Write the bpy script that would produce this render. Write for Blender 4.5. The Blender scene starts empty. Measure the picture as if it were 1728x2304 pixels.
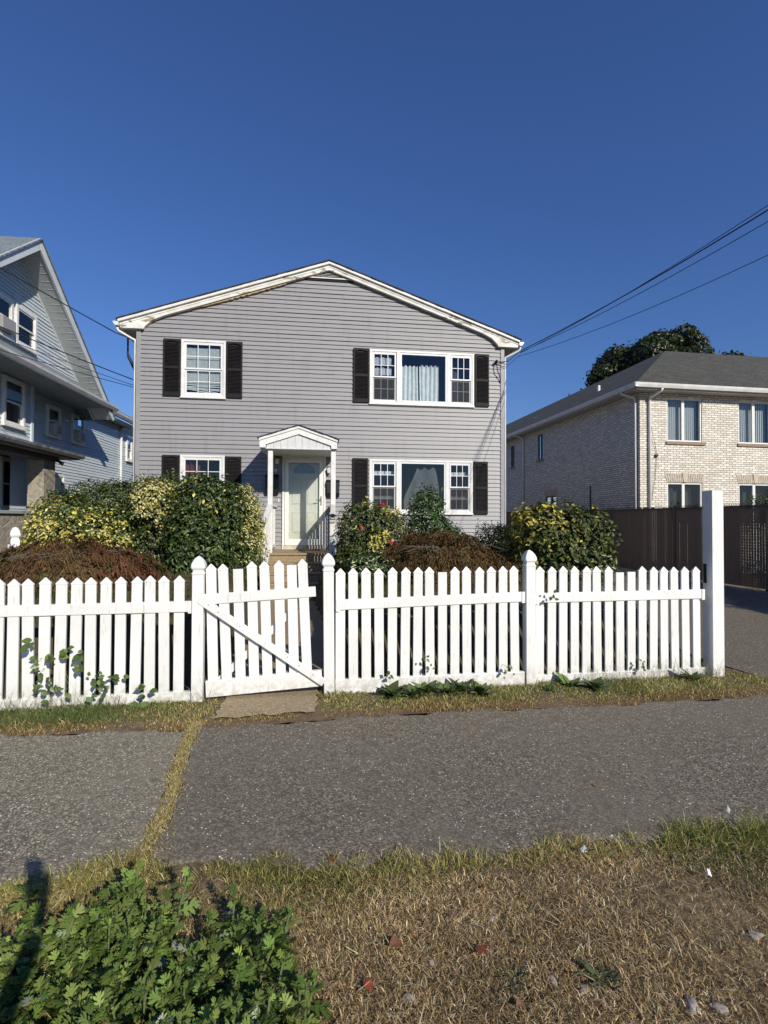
import bpy, math, random
import numpy as np
from math import radians, sin, cos, pi
from mathutils import Vector, Matrix
random.seed(7)
RNG = np.random.default_rng(11)
S = bpy.context.scene
COL = S.collection

# ------------------------------------------------------------------ camera
F_PX, HOR, ROLL, EYE = 1150.0, 1171.5, .0037, 1.6      # in pixels of the 1728x2304 photograph
PITCH = math.atan((HOR - 1152) / F_PX)
cd = bpy.data.cameras.new('camera'); cam = bpy.data.objects.new('camera', cd); COL.objects.link(cam)
cd.sensor_fit = 'VERTICAL'; cd.sensor_height = 36; cd.lens = F_PX / 2304 * 36
cd.clip_start = .05; cd.clip_end = 2000
cam.matrix_world = Matrix.Translation((0, 0, EYE)) @ Matrix.Rotation(pi / 2 + PITCH, 4, 'X') @ Matrix.Rotation(ROLL, 4, 'Z')
S.camera = cam

# ------------------------------------------------------------------ light
SUN_EL, SUN_AZ = radians(28.8), radians(34.4)             # azimuth: the light travels towards -x by this much from +y
w = bpy.data.worlds.new('World'); S.world = w; w.use_nodes = True
nt = w.node_tree
sky = nt.nodes.new('ShaderNodeTexSky'); sky.sky_type = 'NISHITA'; sky.sun_disc = False
sky.sun_elevation = SUN_EL; sky.sun_rotation = pi - SUN_AZ
sky.altitude = 50; sky.air_density = 1.5; sky.dust_density = 0; sky.ozone_density = 8.0
wb = nt.nodes.new('ShaderNodeMix'); wb.data_type = 'RGBA'; wb.blend_type = 'MULTIPLY'; wb.inputs[0].default_value = 1   # the camera's white balance on the sky
nt.links.new(sky.outputs[0], wb.inputs[6]); wb.inputs[7].default_value = (.74, .83, 1.17, 1)
nt.links.new(wb.outputs[2], nt.nodes['Background'].inputs[0])
nt.nodes['Background'].inputs[1].default_value = .085
ld = bpy.data.lights.new('sun', 'SUN'); ld.energy = 4.8; ld.angle = radians(.53); ld.color = (1, .93, .82)
sun = bpy.data.objects.new('sun', ld); COL.objects.link(sun)
sdir = Vector((-sin(SUN_AZ) * cos(SUN_EL), cos(SUN_AZ) * cos(SUN_EL), -sin(SUN_EL)))
sun.rotation_euler = sdir.to_track_quat('-Z', 'Y').to_euler()
sun.location = (12, -18, 14)
S.view_settings.view_transform = 'Standard'; S.view_settings.look = 'None'
S.view_settings.exposure = 0; S.view_settings.gamma = 1
S.cycles.max_bounces = 6; S.cycles.transparent_max_bounces = 8

# ------------------------------------------------------------------ materials
MATS = {}
def mk(name, col, rough=.7, col2=None, scale=6, detail=4, bump=0, bscale=60, spec=.5, attr=False, transl=0, coord='Object', stretch=None, thr=(.35, .65), metal=0):
    if name in MATS: return MATS[name]
    m = bpy.data.materials.new(name); m.use_nodes = True; t = m.node_tree; N = t.nodes; L = t.links
    b = N['Principled BSDF']; b.inputs['Roughness'].default_value = rough; b.inputs['Metallic'].default_value = metal
    b.inputs['Specular IOR Level'].default_value = spec
    b.inputs['Base Color'].default_value = (*col, 1)
    tc = N.new('ShaderNodeTexCoord'); vec = tc.outputs[coord]
    if stretch:
        mp = N.new('ShaderNodeMapping'); mp.inputs['Scale'].default_value = stretch; L.new(vec, mp.inputs[0]); vec = mp.outputs[0]
    if attr:
        a = N.new('ShaderNodeAttribute'); a.attribute_name = 'Col'; L.new(a.outputs[0], b.inputs['Base Color'])
        if transl:
            tr = N.new('ShaderNodeBsdfTranslucent'); L.new(a.outputs[0], tr.inputs[0])
            mx = N.new('ShaderNodeMixShader'); mx.inputs[0].default_value = transl
            L.new(b.outputs[0], mx.inputs[1]); L.new(tr.outputs[0], mx.inputs[2]); L.new(mx.outputs[0], N['Material Output'].inputs[0])
    elif col2:
        n = N.new('ShaderNodeTexNoise'); n.inputs['Scale'].default_value = scale; n.inputs['Detail'].default_value = detail
        L.new(vec, n.inputs['Vector'])
        r = N.new('ShaderNodeMapRange'); r.inputs[1].default_value = thr[0]; r.inputs[2].default_value = thr[1]
        L.new(n.outputs[0], r.inputs[0])
        mx = N.new('ShaderNodeMix'); mx.data_type = 'RGBA'; L.new(r.outputs[0], mx.inputs[0])
        mx.inputs[6].default_value = (*col, 1); mx.inputs[7].default_value = (*col2, 1)
        L.new(mx.outputs[2], b.inputs['Base Color'])
    if bump:
        n2 = N.new('ShaderNodeTexNoise'); n2.inputs['Scale'].default_value = bscale; n2.inputs['Detail'].default_value = 3
        L.new(vec, n2.inputs['Vector'])
        bp = N.new('ShaderNodeBump'); bp.inputs['Strength'].default_value = bump; bp.inputs['Distance'].default_value = .01
        L.new(n2.outputs[0], bp.inputs['Height']); L.new(bp.outputs[0], b.inputs['Normal'])
    MATS[name] = m
    return m

def nodes_mat(name):
    m = bpy.data.materials.new(name); m.use_nodes = True
    MATS[name] = m
    return m, m.node_tree.nodes, m.node_tree.links, m.node_tree.nodes['Principled BSDF']

def mix(N, L, fac, a, b):
    x = N.new('ShaderNodeMix'); x.data_type = 'RGBA'
    if hasattr(fac, 'links'): L.new(fac, x.inputs[0])
    else: x.inputs[0].default_value = fac
    for i, v in ((6, a), (7, b)):
        if hasattr(v, 'links'): L.new(v, x.inputs[i])
        else: x.inputs[i].default_value = (*v, 1)
    return x.outputs[2]
def noise(N, L, vec, scale, detail=3, lo=.4, hi=.6):
    n = N.new('ShaderNodeTexNoise'); n.inputs['Scale'].default_value = scale; n.inputs['Detail'].default_value = detail
    L.new(vec, n.inputs['Vector'])
    r = N.new('ShaderNodeMapRange'); r.inputs[1].default_value = lo; r.inputs[2].default_value = hi; L.new(n.outputs[0], r.inputs[0])
    return r.outputs[0]

WHITE = mk('white_vinyl', (.80, .80, .77), .42, (.74, .74, .70), 3, 5, .02, 40)
def worn_vinyl():
    m, N, L, b = nodes_mat('weathered_vinyl')
    tc = N.new('ShaderNodeTexCoord'); g = N.new('ShaderNodeNewGeometry')
    c = mix(N, L, noise(N, L, g.outputs['Position'], 2.6, 5, .35, .7), (.82, .82, .79), (.73, .73, .69))
    mp = N.new('ShaderNodeMapping'); mp.inputs['Scale'].default_value = (9, 9, 1.2); L.new(g.outputs['Position'], mp.inputs[0])
    c = mix(N, L, noise(N, L, mp.outputs[0], 6, 4, .60, .78), c, (.58, .55, .47))
    # splashed soil and algae low on the boards
    sx = N.new('ShaderNodeSeparateXYZ'); L.new(g.outputs['Position'], sx.inputs[0])
    mr = N.new('ShaderNodeMapRange'); mr.inputs[1].default_value = .22; mr.inputs[2].default_value = 0; mr.inputs[4].default_value = .75
    L.new(sx.outputs[2], mr.inputs[0])
    mu = N.new('ShaderNodeMath'); mu.operation = 'MULTIPLY'; L.new(mr.outputs[0], mu.inputs[0]); L.new(noise(N, L, g.outputs['Position'], 22, 4, .38, .62), mu.inputs[1])
    c = mix(N, L, mu.outputs[0], c, (.36, .33, .22))
    L.new(c, b.inputs['Base Color']); b.inputs['Roughness'].default_value = .4
    return m
VINYL = worn_vinyl()
TRIM = mk('white_trim', (.78, .78, .75), .45, (.68, .67, .62), 7, 5, .03, 60)
MUNT = mk('muntin_white', (.75, .76, .76), .4)
ALU = mk('white_gutter', (.76, .76, .74), .35, (.66, .65, .6), 5, 4)
BLACK = mk('black_shutter', (.012, .011, .011), .6, (.018, .016, .016), 12, 4, spec=.2)
BLKMET = mk('black_metal', (.012, .012, .013), .4)
DARKROOM = mk('interior', (.10, .09, .08), .9)
WIRE = mk('wire_black', (.008, .008, .01), .6)
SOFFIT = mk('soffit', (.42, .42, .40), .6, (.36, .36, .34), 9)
SHINGLE_DK = mk('dark_shingle', (.035, .036, .04), .9, (.06, .06, .065), 40, 3, .3, 80)
CURT = mk('white_curtain', (.82, .86, .85), .8, (.70, .75, .76), 8)
LACE = mk('lace_curtain', (.7, .72, .75), .8, (.42, .45, .50), 26, 2)
GREYCLOTH = mk('grey_cloth', (.16, .165, .17), .9, (.12, .125, .13), 5)
REDCLOTH = mk('red_curtain', (.22, .03, .02), .85, (.10, .02, .015), 9)
BLIND = mk('blind_slats', (.72, .76, .74), .6, (.62, .67, .66), 9)
DOORM = mk('cream_door', (.78, .79, .72), .45, (.74, .75, .68), 6)
STORM = mk('storm_door_frame', (.80, .81, .74), .4, (.76, .77, .70), 6)
METAL = mk('brushed_metal', (.45, .43, .40), .35, metal=.9)
SCREEN = mk('insect_screen', (.03, .033, .035), .6)

def siding_mat(name, c1, c2, streak):
    m, N, L, b = nodes_mat(name)
    tc = N.new('ShaderNodeTexCoord'); v = tc.outputs['Object']
    mp = N.new('ShaderNodeMapping'); mp.inputs['Scale'].default_value = (.35, .35, 14); L.new(v, mp.inputs[0])
    c = mix(N, L, noise(N, L, mp.outputs[0], 1.5, 4, .3, .7), c1, c2)
    mp2 = N.new('ShaderNodeMapping'); mp2.inputs['Scale'].default_value = (6, 6, .8); L.new(v, mp2.inputs[0])
    c = mix(N, L, noise(N, L, mp2.outputs[0], 1.3, 5, .52, .85), c, streak)
    L.new(c, b.inputs['Base Color']); b.inputs['Roughness'].default_value = .5
    return m
GREYSIDE = siding_mat('grey_siding', (.285, .280, .284), (.265, .260, .262), (.22, .215, .212))
BLUESIDE = siding_mat('blue_siding', (.54, .60, .63), (.50, .565, .60), (.43, .49, .52))
CREAMSIDE = siding_mat('pale_soffit', (.55, .57, .55), (.48, .50, .48), (.38, .40, .40))

def peel_mat():
    m, N, L, b = nodes_mat('peeling_paint')
    tc = N.new('ShaderNodeTexCoord'); v = tc.outputs['Object']
    mp = N.new('ShaderNodeMapping'); mp.inputs['Scale'].default_value = (1, 1, 2.6); L.new(v, mp.inputs[0])
    base = mix(N, L, noise(N, L, v, 5, 4), (.78, .77, .72), (.66, .64, .57))
    flake = noise(N, L, mp.outputs[0], 3.0, 7, .60, .615)
    wood = mix(N, L, noise(N, L, v, 12, 4), (.30, .22, .13), (.45, .42, .36))
    L.new(mix(N, L, flake, base, wood), b.inputs['Base Color']); b.inputs['Roughness'].default_value = .75
    bp = N.new('ShaderNodeBump'); bp.inputs['Strength'].default_value = .6; bp.inputs['Distance'].default_value = .01; bp.invert = True
    L.new(flake, bp.inputs['Height']); L.new(bp.outputs[0], b.inputs['Normal'])
    return m
PEEL = peel_mat()

def glass_mat(name='window_glass', refl=.085, tint=(.8, .84, .86)):
    m, N, L, b = nodes_mat(name)
    N.remove(b)
    tr = N.new('ShaderNodeBsdfTransparent'); tr.inputs[0].default_value = (*tint, 1)
    gl = N.new('ShaderNodeBsdfGlossy'); gl.inputs['Roughness'].default_value = .02
    fr = N.new('ShaderNodeFresnel'); fr.inputs[0].default_value = 1.5
    ad = N.new('ShaderNodeMath'); ad.operation = 'ADD'; ad.inputs[1].default_value = refl - .04; ad.use_clamp = True
    L.new(fr.outputs[0], ad.inputs[0])
    tc = N.new('ShaderNodeTexCoord'); n = N.new('ShaderNodeTexNoise'); n.inputs['Scale'].default_value = 1.3; L.new(tc.outputs['Object'], n.inputs['Vector'])
    bp = N.new('ShaderNodeBump'); bp.inputs['Strength'].default_value = .12; bp.inputs['Distance'].default_value = .03
    L.new(n.outputs[0], bp.inputs['Height']); L.new(bp.outputs[0], gl.inputs['Normal'])
    mx = N.new('ShaderNodeMixShader'); L.new(ad.outputs[0], mx.inputs[0]); L.new(tr.outputs[0], mx.inputs[1]); L.new(gl.outputs[0], mx.inputs[2])
    L.new(mx.outputs[0], N['Material Output'].inputs[0])
    return m
GLASS = glass_mat()
GLASS2 = glass_mat('storm_glass', .07, (.86, .88, .86))

def brick_mat():
    m, N, L, b = nodes_mat('cream_brick')
    tc = N.new('ShaderNodeTexCoord'); s = N.new('ShaderNodeSeparateXYZ'); L.new(tc.outputs['Object'], s.inputs[0])
    ad = N.new('ShaderNodeMath'); ad.operation = 'ADD'; L.new(s.outputs[0], ad.inputs[0]); L.new(s.outputs[1], ad.inputs[1])
    cb = N.new('ShaderNodeCombineXYZ'); L.new(ad.outputs[0], cb.inputs[0]); L.new(s.outputs[2], cb.inputs[1])
    br = N.new('ShaderNodeTexBrick'); L.new(cb.outputs[0], br.inputs['Vector'])
    br.inputs['Scale'].default_value = 1; br.inputs['Brick Width'].default_value = .203; br.inputs['Row Height'].default_value = .0677
    br.inputs['Mortar Size'].default_value = .009; br.inputs['Mortar Smooth'].default_value = .1; br.inputs['Bias'].default_value = -.1
    br.inputs['Color1'].default_value = (.92, .87, .76, 1); br.inputs['Color2'].default_value = (.62, .57, .475, 1)
    br.inputs['Mortar'].default_value = (.20, .18, .15, 1)
    c = mix(N, L, noise(N, L, cb.outputs[0], 9, 5, .45, .75), br.outputs[0], (.46, .42, .35))
    L.new(c, b.inputs['Base Color']); b.inputs['Roughness'].default_value = .85
    bp = N.new('ShaderNodeBump'); bp.inputs['Strength'].default_value = .7; bp.inputs['Distance'].default_value = .008; bp.invert = True
    L.new(br.outputs[1], bp.inputs['Height']); L.new(bp.outputs[0], b.inputs['Normal'])
    return m
BRICK = brick_mat()
SILLBR = mk('brick_sill', (.34, .25, .19), .85, (.22, .17, .13), 9, 3, .4, 30, stretch=(5, 5, 1))
KEYST = mk('keystone', (.52, .45, .34), .8)

def shingle_mat(name, c1, c2, c3, ux=True):
    m, N, L, b = nodes_mat(name)
    tc = N.new('ShaderNodeTexCoord')
    br = N.new('ShaderNodeTexBrick'); L.new(tc.outputs['UV'], br.inputs['Vector'])
    br.inputs['Scale'].default_value = 1; br.inputs['Brick Width'].default_value = .3; br.inputs['Row Height'].default_value = .14
    br.inputs['Mortar Size'].default_value = .006; br.inputs['Bias'].default_value = 0
    br.inputs['Color1'].default_value = (*c1, 1); br.inputs['Color2'].default_value = (*c2, 1); br.inputs['Mortar'].default_value = (*c3, 1)
    c = mix(N, L, noise(N, L, tc.outputs['UV'], 1.6, 5, .4, .75), br.outputs[0], c2)
    c = mix(N, L, noise(N, L, tc.outputs['UV'], 14, 4, .45, .62), c, c1)
    L.new(c, b.inputs['Base Color']); b.inputs['Roughness'].default_value = .92
    bp = N.new('ShaderNodeBump'); bp.inputs['Strength'].default_value = .6; bp.inputs['Distance'].default_value = .01; bp.invert = True
    L.new(br.outputs[1], bp.inputs['Height']); L.new(bp.outputs[0], b.inputs['Normal'])
    return m
SH_BRICK = shingle_mat('weathered_shingle', (.085, .084, .066), (.034, .035, .028), (.012, .012, .011))
SH_BLUE = shingle_mat('grey_blue_shingle', (.20, .23, .25), (.13, .15, .17), (.06, .07, .08))

def stone_mat():
    m, N, L, b = nodes_mat('fieldstone')
    tc = N.new('ShaderNodeTexCoord'); s = N.new('ShaderNodeSeparateXYZ'); L.new(tc.outputs['Object'], s.inputs[0])
    v = N.new('ShaderNodeTexVoronoi'); v.inputs['Scale'].default_value = 3.2; L.new(tc.outputs['Object'], v.inputs['Vector'])
    d = N.new('ShaderNodeTexVoronoi'); d.feature = 'DISTANCE_TO_EDGE'; d.inputs['Scale'].default_value = 3.2; L.new(tc.outputs['Object'], d.inputs['Vector'])
    rr = N.new('ShaderNodeMapRange'); rr.inputs[1].default_value = .02; rr.inputs[2].default_value = .05; L.new(d.outputs[0], rr.inputs[0])
    hs = N.new('ShaderNodeSeparateColor'); L.new(v.outputs['Color'], hs.inputs[0])
    c = mix(N, L, hs.outputs[0], (.30, .27, .22), (.20, .19, .17))
    c = mix(N, L, noise(N, L, tc.outputs['Object'], 9, 5), c, (.36, .31, .22))
    c = mix(N, L, rr.outputs[0], (.38, .35, .30), c)
    L.new(c, b.inputs['Base Color']); b.inputs['Roughness'].default_value = .9
    bp = N.new('ShaderNodeBump'); bp.inputs['Strength'].default_value = .5; bp.inputs['Distance'].default_value = .02
    L.new(rr.outputs[0], bp.inputs['Height']); L.new(bp.outputs[0], b.inputs['Normal'])
    return m
STONE = stone_mat()

def asphalt_mat(name, base, agg, white, dens):
    m, N, L, b = nodes_mat(name)
    g = N.new('ShaderNodeNewGeometry'); v = g.outputs['Position']
    vo = N.new('ShaderNodeTexVoronoi'); vo.inputs['Scale'].default_value = 125; L.new(v, vo.inputs['Vector'])
    sc = N.new('ShaderNodeSeparateColor'); L.new(vo.outputs['Color'], sc.inputs[0])
    r = N.new('ShaderNodeMapRange'); r.inputs[1].default_value = .35; r.inputs[2].default_value = .95; L.new(sc.outputs[0], r.inputs[0])
    c = mix(N, L, r.outputs[0], base, agg)
    c = mix(N, L, noise(N, L, v, 1.1, 6, .35, .9), c, tuple(x * .55 for x in agg))
    c = mix(N, L, noise(N, L, v, 26, 5, .48, .9), c, base)
    v2 = N.new('ShaderNodeTexVoronoi'); v2.inputs['Scale'].default_value = 85; L.new(v, v2.inputs['Vector'])
    s2 = N.new('ShaderNodeSeparateColor'); L.new(v2.outputs['Color'], s2.inputs[0])
    gt = N.new('ShaderNodeMath'); gt.operation = 'GREATER_THAN'; gt.inputs[1].default_value = 1 - dens; L.new(s2.outputs[0], gt.inputs[0])
    lt = N.new('ShaderNodeMath'); lt.operation = 'LESS_THAN'; lt.inputs[1].default_value = .34; L.new(v2.outputs['Distance'], lt.inputs[0])
    mu = N.new('ShaderNodeMath'); mu.operation = 'MULTIPLY'; L.new(gt.outputs[0], mu.inputs[0]); L.new(lt.outputs[0], mu.inputs[1])
    c = mix(N, L, mu.outputs[0], c, white)
    L.new(c, b.inputs['Base Color']); b.inputs['Roughness'].default_value = .85; b.inputs['Specular IOR Level'].default_value = .35
    bp = N.new('ShaderNodeBump'); bp.inputs['Strength'].default_value = .45; bp.inputs['Distance'].default_value = .004; bp.invert = True
    L.new(vo.outputs['Distance'], bp.inputs['Height']); L.new(bp.outputs[0], b.inputs['Normal'])
    return m
ASPH_OLD = asphalt_mat('old_asphalt', (.094, .082, .058), (.45, .40, .285), (.8, .77, .68), .11)
ASPH = asphalt_mat('brown_grey_asphalt', (.080, .068, .049), (.325, .278, .202), (.8, .77, .7), .04)
CONC = asphalt_mat('pebbled_concrete', (.24, .18, .10), (.50, .40, .26), (.12, .085, .05), .25)
SOIL = mk('soil', (.078, .054, .024), .95, (.22, .16, .08), 22, 6, .8, 90)
EARTH = mk('dark_earth', (.05, .042, .024), .95, (.07, .065, .03), 6, 6, .6, 40)
LEAF = mk('leaf', (.05, .1, .03), .38, attr=True, transl=.18, spec=.4)
WEEDL = mk('weed_leaf', (.05, .1, .03), .6, attr=True, transl=.2, spec=.22)
LEAFDULL = mk('dry_leaf', (.05, .1, .03), .8, attr=True, transl=.15, spec=.15)
GRASS = mk('grass_blade', (.1, .1, .03), .75, attr=True, transl=.2, spec=.2)
BARK = mk('bark', (.10, .075, .05), .9, (.16, .13, .09), 18, 4, .5, 50)
WEBB = mk('brown_slats', (.155, .115, .092), .5, attr=False)
def _tr(m, c, f):
    t = m.node_tree; b = t.nodes['Principled BSDF']; tr = t.nodes.new('ShaderNodeBsdfTranslucent'); tr.inputs[0].default_value = (*c, 1); mx = t.nodes.new('ShaderNodeMixShader'); mx.inputs[0].default_value = f
    t.links.new(b.outputs[0], mx.inputs[1]); t.links.new(tr.outputs[0], mx.inputs[2]); t.links.new(mx.outputs[0], t.nodes['Material Output'].inputs[0])
_tr(WEBB, (.26, .19, .15), .12)
LINK = mk('brown_link', (.02, .014, .012), .5)

# ------------------------------------------------------------------ mesh helpers
class MB:
    def __init__(s): s.v = []; s.f = []; s.m = []; s.uv = None
    def add(s, vs, fs, mi=0):
        b = len(s.v); s.v += [tuple(p) for p in vs]; s.f += [tuple(b + i for i in f) for f in fs]; s.m += [mi] * len(fs); return s
    def box(s, x0, x1, y0, y1, z0, z1, mi=0):
        return s.add([(x0, y0, z0), (x1, y0, z0), (x1, y1, z0), (x0, y1, z0), (x0, y0, z1), (x1, y0, z1), (x1, y1, z1), (x0, y1, z1)],
                     [(0, 3, 2, 1), (4, 5, 6, 7), (0, 1, 5, 4), (1, 2, 6, 5), (2, 3, 7, 6), (3, 0, 4, 7)], mi)
    def prism(s, poly, y0, y1, mi=0):            # polygon in x,z (counter-clockwise seen from -y) pushed along y
        n = len(poly); vs = [(x, y0, z) for x, z in poly] + [(x, y1, z) for x, z in poly]
        return s.add(vs, [tuple(range(n)), tuple(range(2 * n - 1, n - 1, -1))] + [(i, i + n, (i + 1) % n + n, (i + 1) % n) for i in range(n)], mi)
    def prism_z(s, poly, z0, z1, mi=0):
        n = len(poly); vs = [(x, y, z0) for x, y in poly] + [(x, y, z1) for x, y in poly]
        return s.add(vs, [tuple(range(n - 1, -1, -1)), tuple(range(n, 2 * n))] + [(i, (i + 1) % n, (i + 1) % n + n, i + n) for i in range(n)], mi)
    def prism_x(s, poly, x0, x1, mi=0):          # polygon in y,z
        n = len(poly); vs = [(x0, y, z) for y, z in poly] + [(x1, y, z) for y, z in poly]
        return s.add(vs, [tuple(range(n)), tuple(range(2 * n - 1, n - 1, -1))] + [(i, i + n, (i + 1) % n + n, (i + 1) % n) for i in range(n)], mi)
    def tube(s, pts, r, n=8, mi=0, flat=1.0):
        pts = [Vector(p) for p in pts]; rs = r if isinstance(r, (list, tuple)) else [r] * len(pts)
        b = len(s.v); up = Vector((.03, .02, 1)).normalized(); prev = None
        for i, p in enumerate(pts):
            d = (pts[min(i + 1, len(pts) - 1)] - pts[max(i - 1, 0)]).normalized()
            if prev is None:
                a = d.cross(up)
                if a.length < .1: a = d.cross(Vector((1, 0, 0)))
            else: a = prev - d * prev.dot(d)
            a.normalize(); c = d.cross(a); prev = a
            for k in range(n):
                t = 2 * pi * k / n; s.v.append(tuple(p + (a * cos(t) + c * sin(t) * flat) * rs[i]))
        for i in range(len(pts) - 1):
            for k in range(n):
                s.f.append((b + i * n + k, b + i * n + (k + 1) % n, b + (i + 1) * n + (k + 1) % n, b + (i + 1) * n + k)); s.m.append(mi)
        s.f.append(tuple(b + k for k in range(n))[::-1]); s.m.append(mi)
        e = b + (len(pts) - 1) * n; s.f.append(tuple(e + k for k in range(n))); s.m.append(mi)
        return s
    def bar(s, p, q, w, h, mi=0):                # rectangular bar from p to q: w sideways, h up
        p, q = Vector(p), Vector(q); d = (q - p).normalized(); a = d.cross(Vector((0, 0, 1)))
        if a.length < 1e-3: a = Vector((1, 0, 0))
        a.normalize(); c = a.cross(d)
        vs = [e + a * sx * w / 2 + c * sz * h / 2 for e in (p, q) for sx, sz in ((-1, -1), (1, -1), (1, 1), (-1, 1))]
        return s.add(vs, [(0, 1, 2, 3), (7, 6, 5, 4), (0, 4, 5, 1), (1, 5, 6, 2), (2, 6, 7, 3), (3, 7, 4, 0)], mi)
    def loft(s, rings, mi=0):                    # rings: (z, halfwidth) square with cut corners
        b = len(s.v); n = 8
        for z, h in rings:
            c = h * .86
            for x, y in ((-c, -h), (c, -h), (h, -c), (h, c), (c, h), (-c, h), (-h, c), (-h, -c)): s.v.append((x, y, z))
        for i in range(len(rings) - 1):
            for k in range(n): s.f.append((b + i * n + k, b + i * n + (k + 1) % n, b + (i + 1) * n + (k + 1) % n, b + (i + 1) * n + k)); s.m.append(mi)
        s.f.append(tuple(b + k for k in range(n))[::-1]); s.m.append(mi)
        e = b + (len(rings) - 1) * n; s.f.append(tuple(e + k for k in range(n))); s.m.append(mi)
        return s
    def build(s, name, mats, parent=None, bevel=0, smooth=False, fix=True):
        me = bpy.data.meshes.new(name); me.from_pydata(s.v, [], s.f)
        for m in (mats if isinstance(mats, (list, tuple)) else [mats]): me.materials.append(m)
        me.polygons.foreach_set('material_index', s.m)
        if smooth: me.polygons.foreach_set('use_smooth', [True] * len(s.f))
        if fix:
            import bmesh
            bm = bmesh.new(); bm.from_mesh(me); bmesh.ops.recalc_face_normals(bm, faces=bm.faces); bm.to_mesh(me); bm.free()
        o = bpy.data.objects.new(name, me); COL.objects.link(o); o.parent = parent
        if bevel:
            bv = o.modifiers.new('Bevel', 'BEVEL'); bv.width = bevel; bv.segments = 2; bv.limit_method = 'ANGLE'; bv.angle_limit = radians(40)
        return o

def tag(o, label=None, cat=None, group=None, kind=None):
    if label: o['label'] = label
    if cat: o['category'] = cat
    if group: o['group'] = group
    if kind: o['kind'] = kind
    return o
def empty(name, x, y, yaw=0, z=0, label=None, cat=None, group=None):
    o = bpy.data.objects.new(name, None); COL.objects.link(o); o.location = (x, y, z); o.rotation_euler = (0, 0, yaw)
    o.empty_display_size = .1
    return tag(o, label, cat, group)
def structure(o): o['kind'] = 'structure'; return o

def np_mesh(name, V, T, C, mat, parent=None):
    me = bpy.data.meshes.new(name); V = np.asarray(V, np.float32); T = np.asarray(T, np.int32)
    me.vertices.add(len(V)); me.vertices.foreach_set('co', V.ravel())
    k = T.shape[1]; me.loops.add(T.size); me.loops.foreach_set('vertex_index', T.ravel())
    me.polygons.add(len(T)); me.polygons.foreach_set('loop_start', np.arange(0, T.size, k, dtype=np.int32))
    me.materials.append(mat)
    me.update(calc_edges=True)
    if C is not None:
        a = me.color_attributes.new('Col', 'FLOAT_COLOR', 'POINT')
        CC = np.ones((len(V), 4), np.float32); CC[:, :3] = C; a.data.foreach_set('color', CC.ravel())
    o = bpy.data.objects.new(name, me); COL.objects.link(o); o.parent = parent
    return o
def nrm(a): return a / (np.linalg.norm(a, axis=-1, keepdims=True) + 1e-9)
def nz(P, freq, seed, octs=2):                  # cheap smooth noise, about -1..1
    r = np.random.default_rng(seed); out = np.zeros(len(P)); amp = 1
    for o in range(octs):
        for _ in range(4):
            k = nrm(r.normal(size=3)) * freq * (2 ** o) * r.uniform(.7, 1.3); out += amp * np.sin(P @ k + r.uniform(0, 6.28)) / 3
        amp *= .5
    return out
def leaf_cards(name, P, Nm, T, size, aspect, C, mat, parent=None, fold=.18):
    n = len(P); Nm = nrm(Nm); T = nrm(T - Nm * np.sum(T * Nm, 1, keepdims=True)); B = np.cross(Nm, T)
    s = size[:, None]; wv = B * s * aspect / 2; up = Nm * s * fold * .5
    V = np.empty((n, 6, 3)); V[:, 0] = P - T * s * .5; V[:, 1] = P - T * s * .12 + wv * .9 + up; V[:, 2] = P + T * s * .2 + wv * .75 + up
    V[:, 3] = P + T * s * .5 - up * .6; V[:, 4] = P + T * s * .2 - wv * .75 + up; V[:, 5] = P - T * s * .12 - wv * .9 + up
    b = (np.arange(n) * 6)[:, None]
    Tt = np.concatenate([b + np.array([[0, 1, 2, 3]]), b + np.array([[0, 3, 4, 5]])])
    return np_mesh(name, V.reshape(-1, 3), Tt, np.repeat(C, 6, 0), mat, parent)
def blades(name, XY, Z, h, wd, lean, C, mat=None, parent=None, dirs=None, curl=.5):
    n = len(XY); a = RNG.uniform(0, 2 * pi, n) if dirs is None else dirs
    D = np.stack([np.cos(a), np.sin(a), np.zeros(n)], 1); sd = RNG.uniform(0, 2 * pi, n)
    W = np.stack([np.cos(sd), np.sin(sd), np.zeros(n)], 1) * (wd / 2)[:, None]
    P = np.column_stack([XY, Z]); up = np.array([0, 0, 1.])
    M = P + D * (h * lean * .45)[:, None] + up * (h * (1 - lean * .35) * .6)[:, None]
    Tp = P + D * (h * lean)[:, None] + up * (h * np.clip(1 - lean * curl - lean ** 2 * .4, .05, 1))[:, None]
    V = np.empty((n, 5, 3)); V[:, 0] = P - W; V[:, 1] = P + W; V[:, 2] = M + W * .8; V[:, 3] = M - W * .8; V[:, 4] = Tp
    b = (np.arange(n) * 5)[:, None]
    Tr = np.concatenate([b + np.array([[0, 1, 2]]), b + np.array([[0, 2, 3]]), b + np.array([[3, 2, 4]])])
    Cc = np.repeat(C, 5, 0).reshape(n, 5, 3); Cc[:, 4] *= 1.12
    return np_mesh(name, V.reshape(-1, 3), Tr, Cc.reshape(-1, 3), mat or GRASS, parent)
def pick(n, cols, wts=None, jit=.12):
    cols = np.array(cols); i = RNG.choice(len(cols), n, p=None if wts is None else np.array(wts) / sum(wts))
    return np.clip(cols[i] * (1 + RNG.normal(0, jit, (n, 1))) * (1 + RNG.normal(0, jit * .3, (n, 3))), .004, 1)

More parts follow.
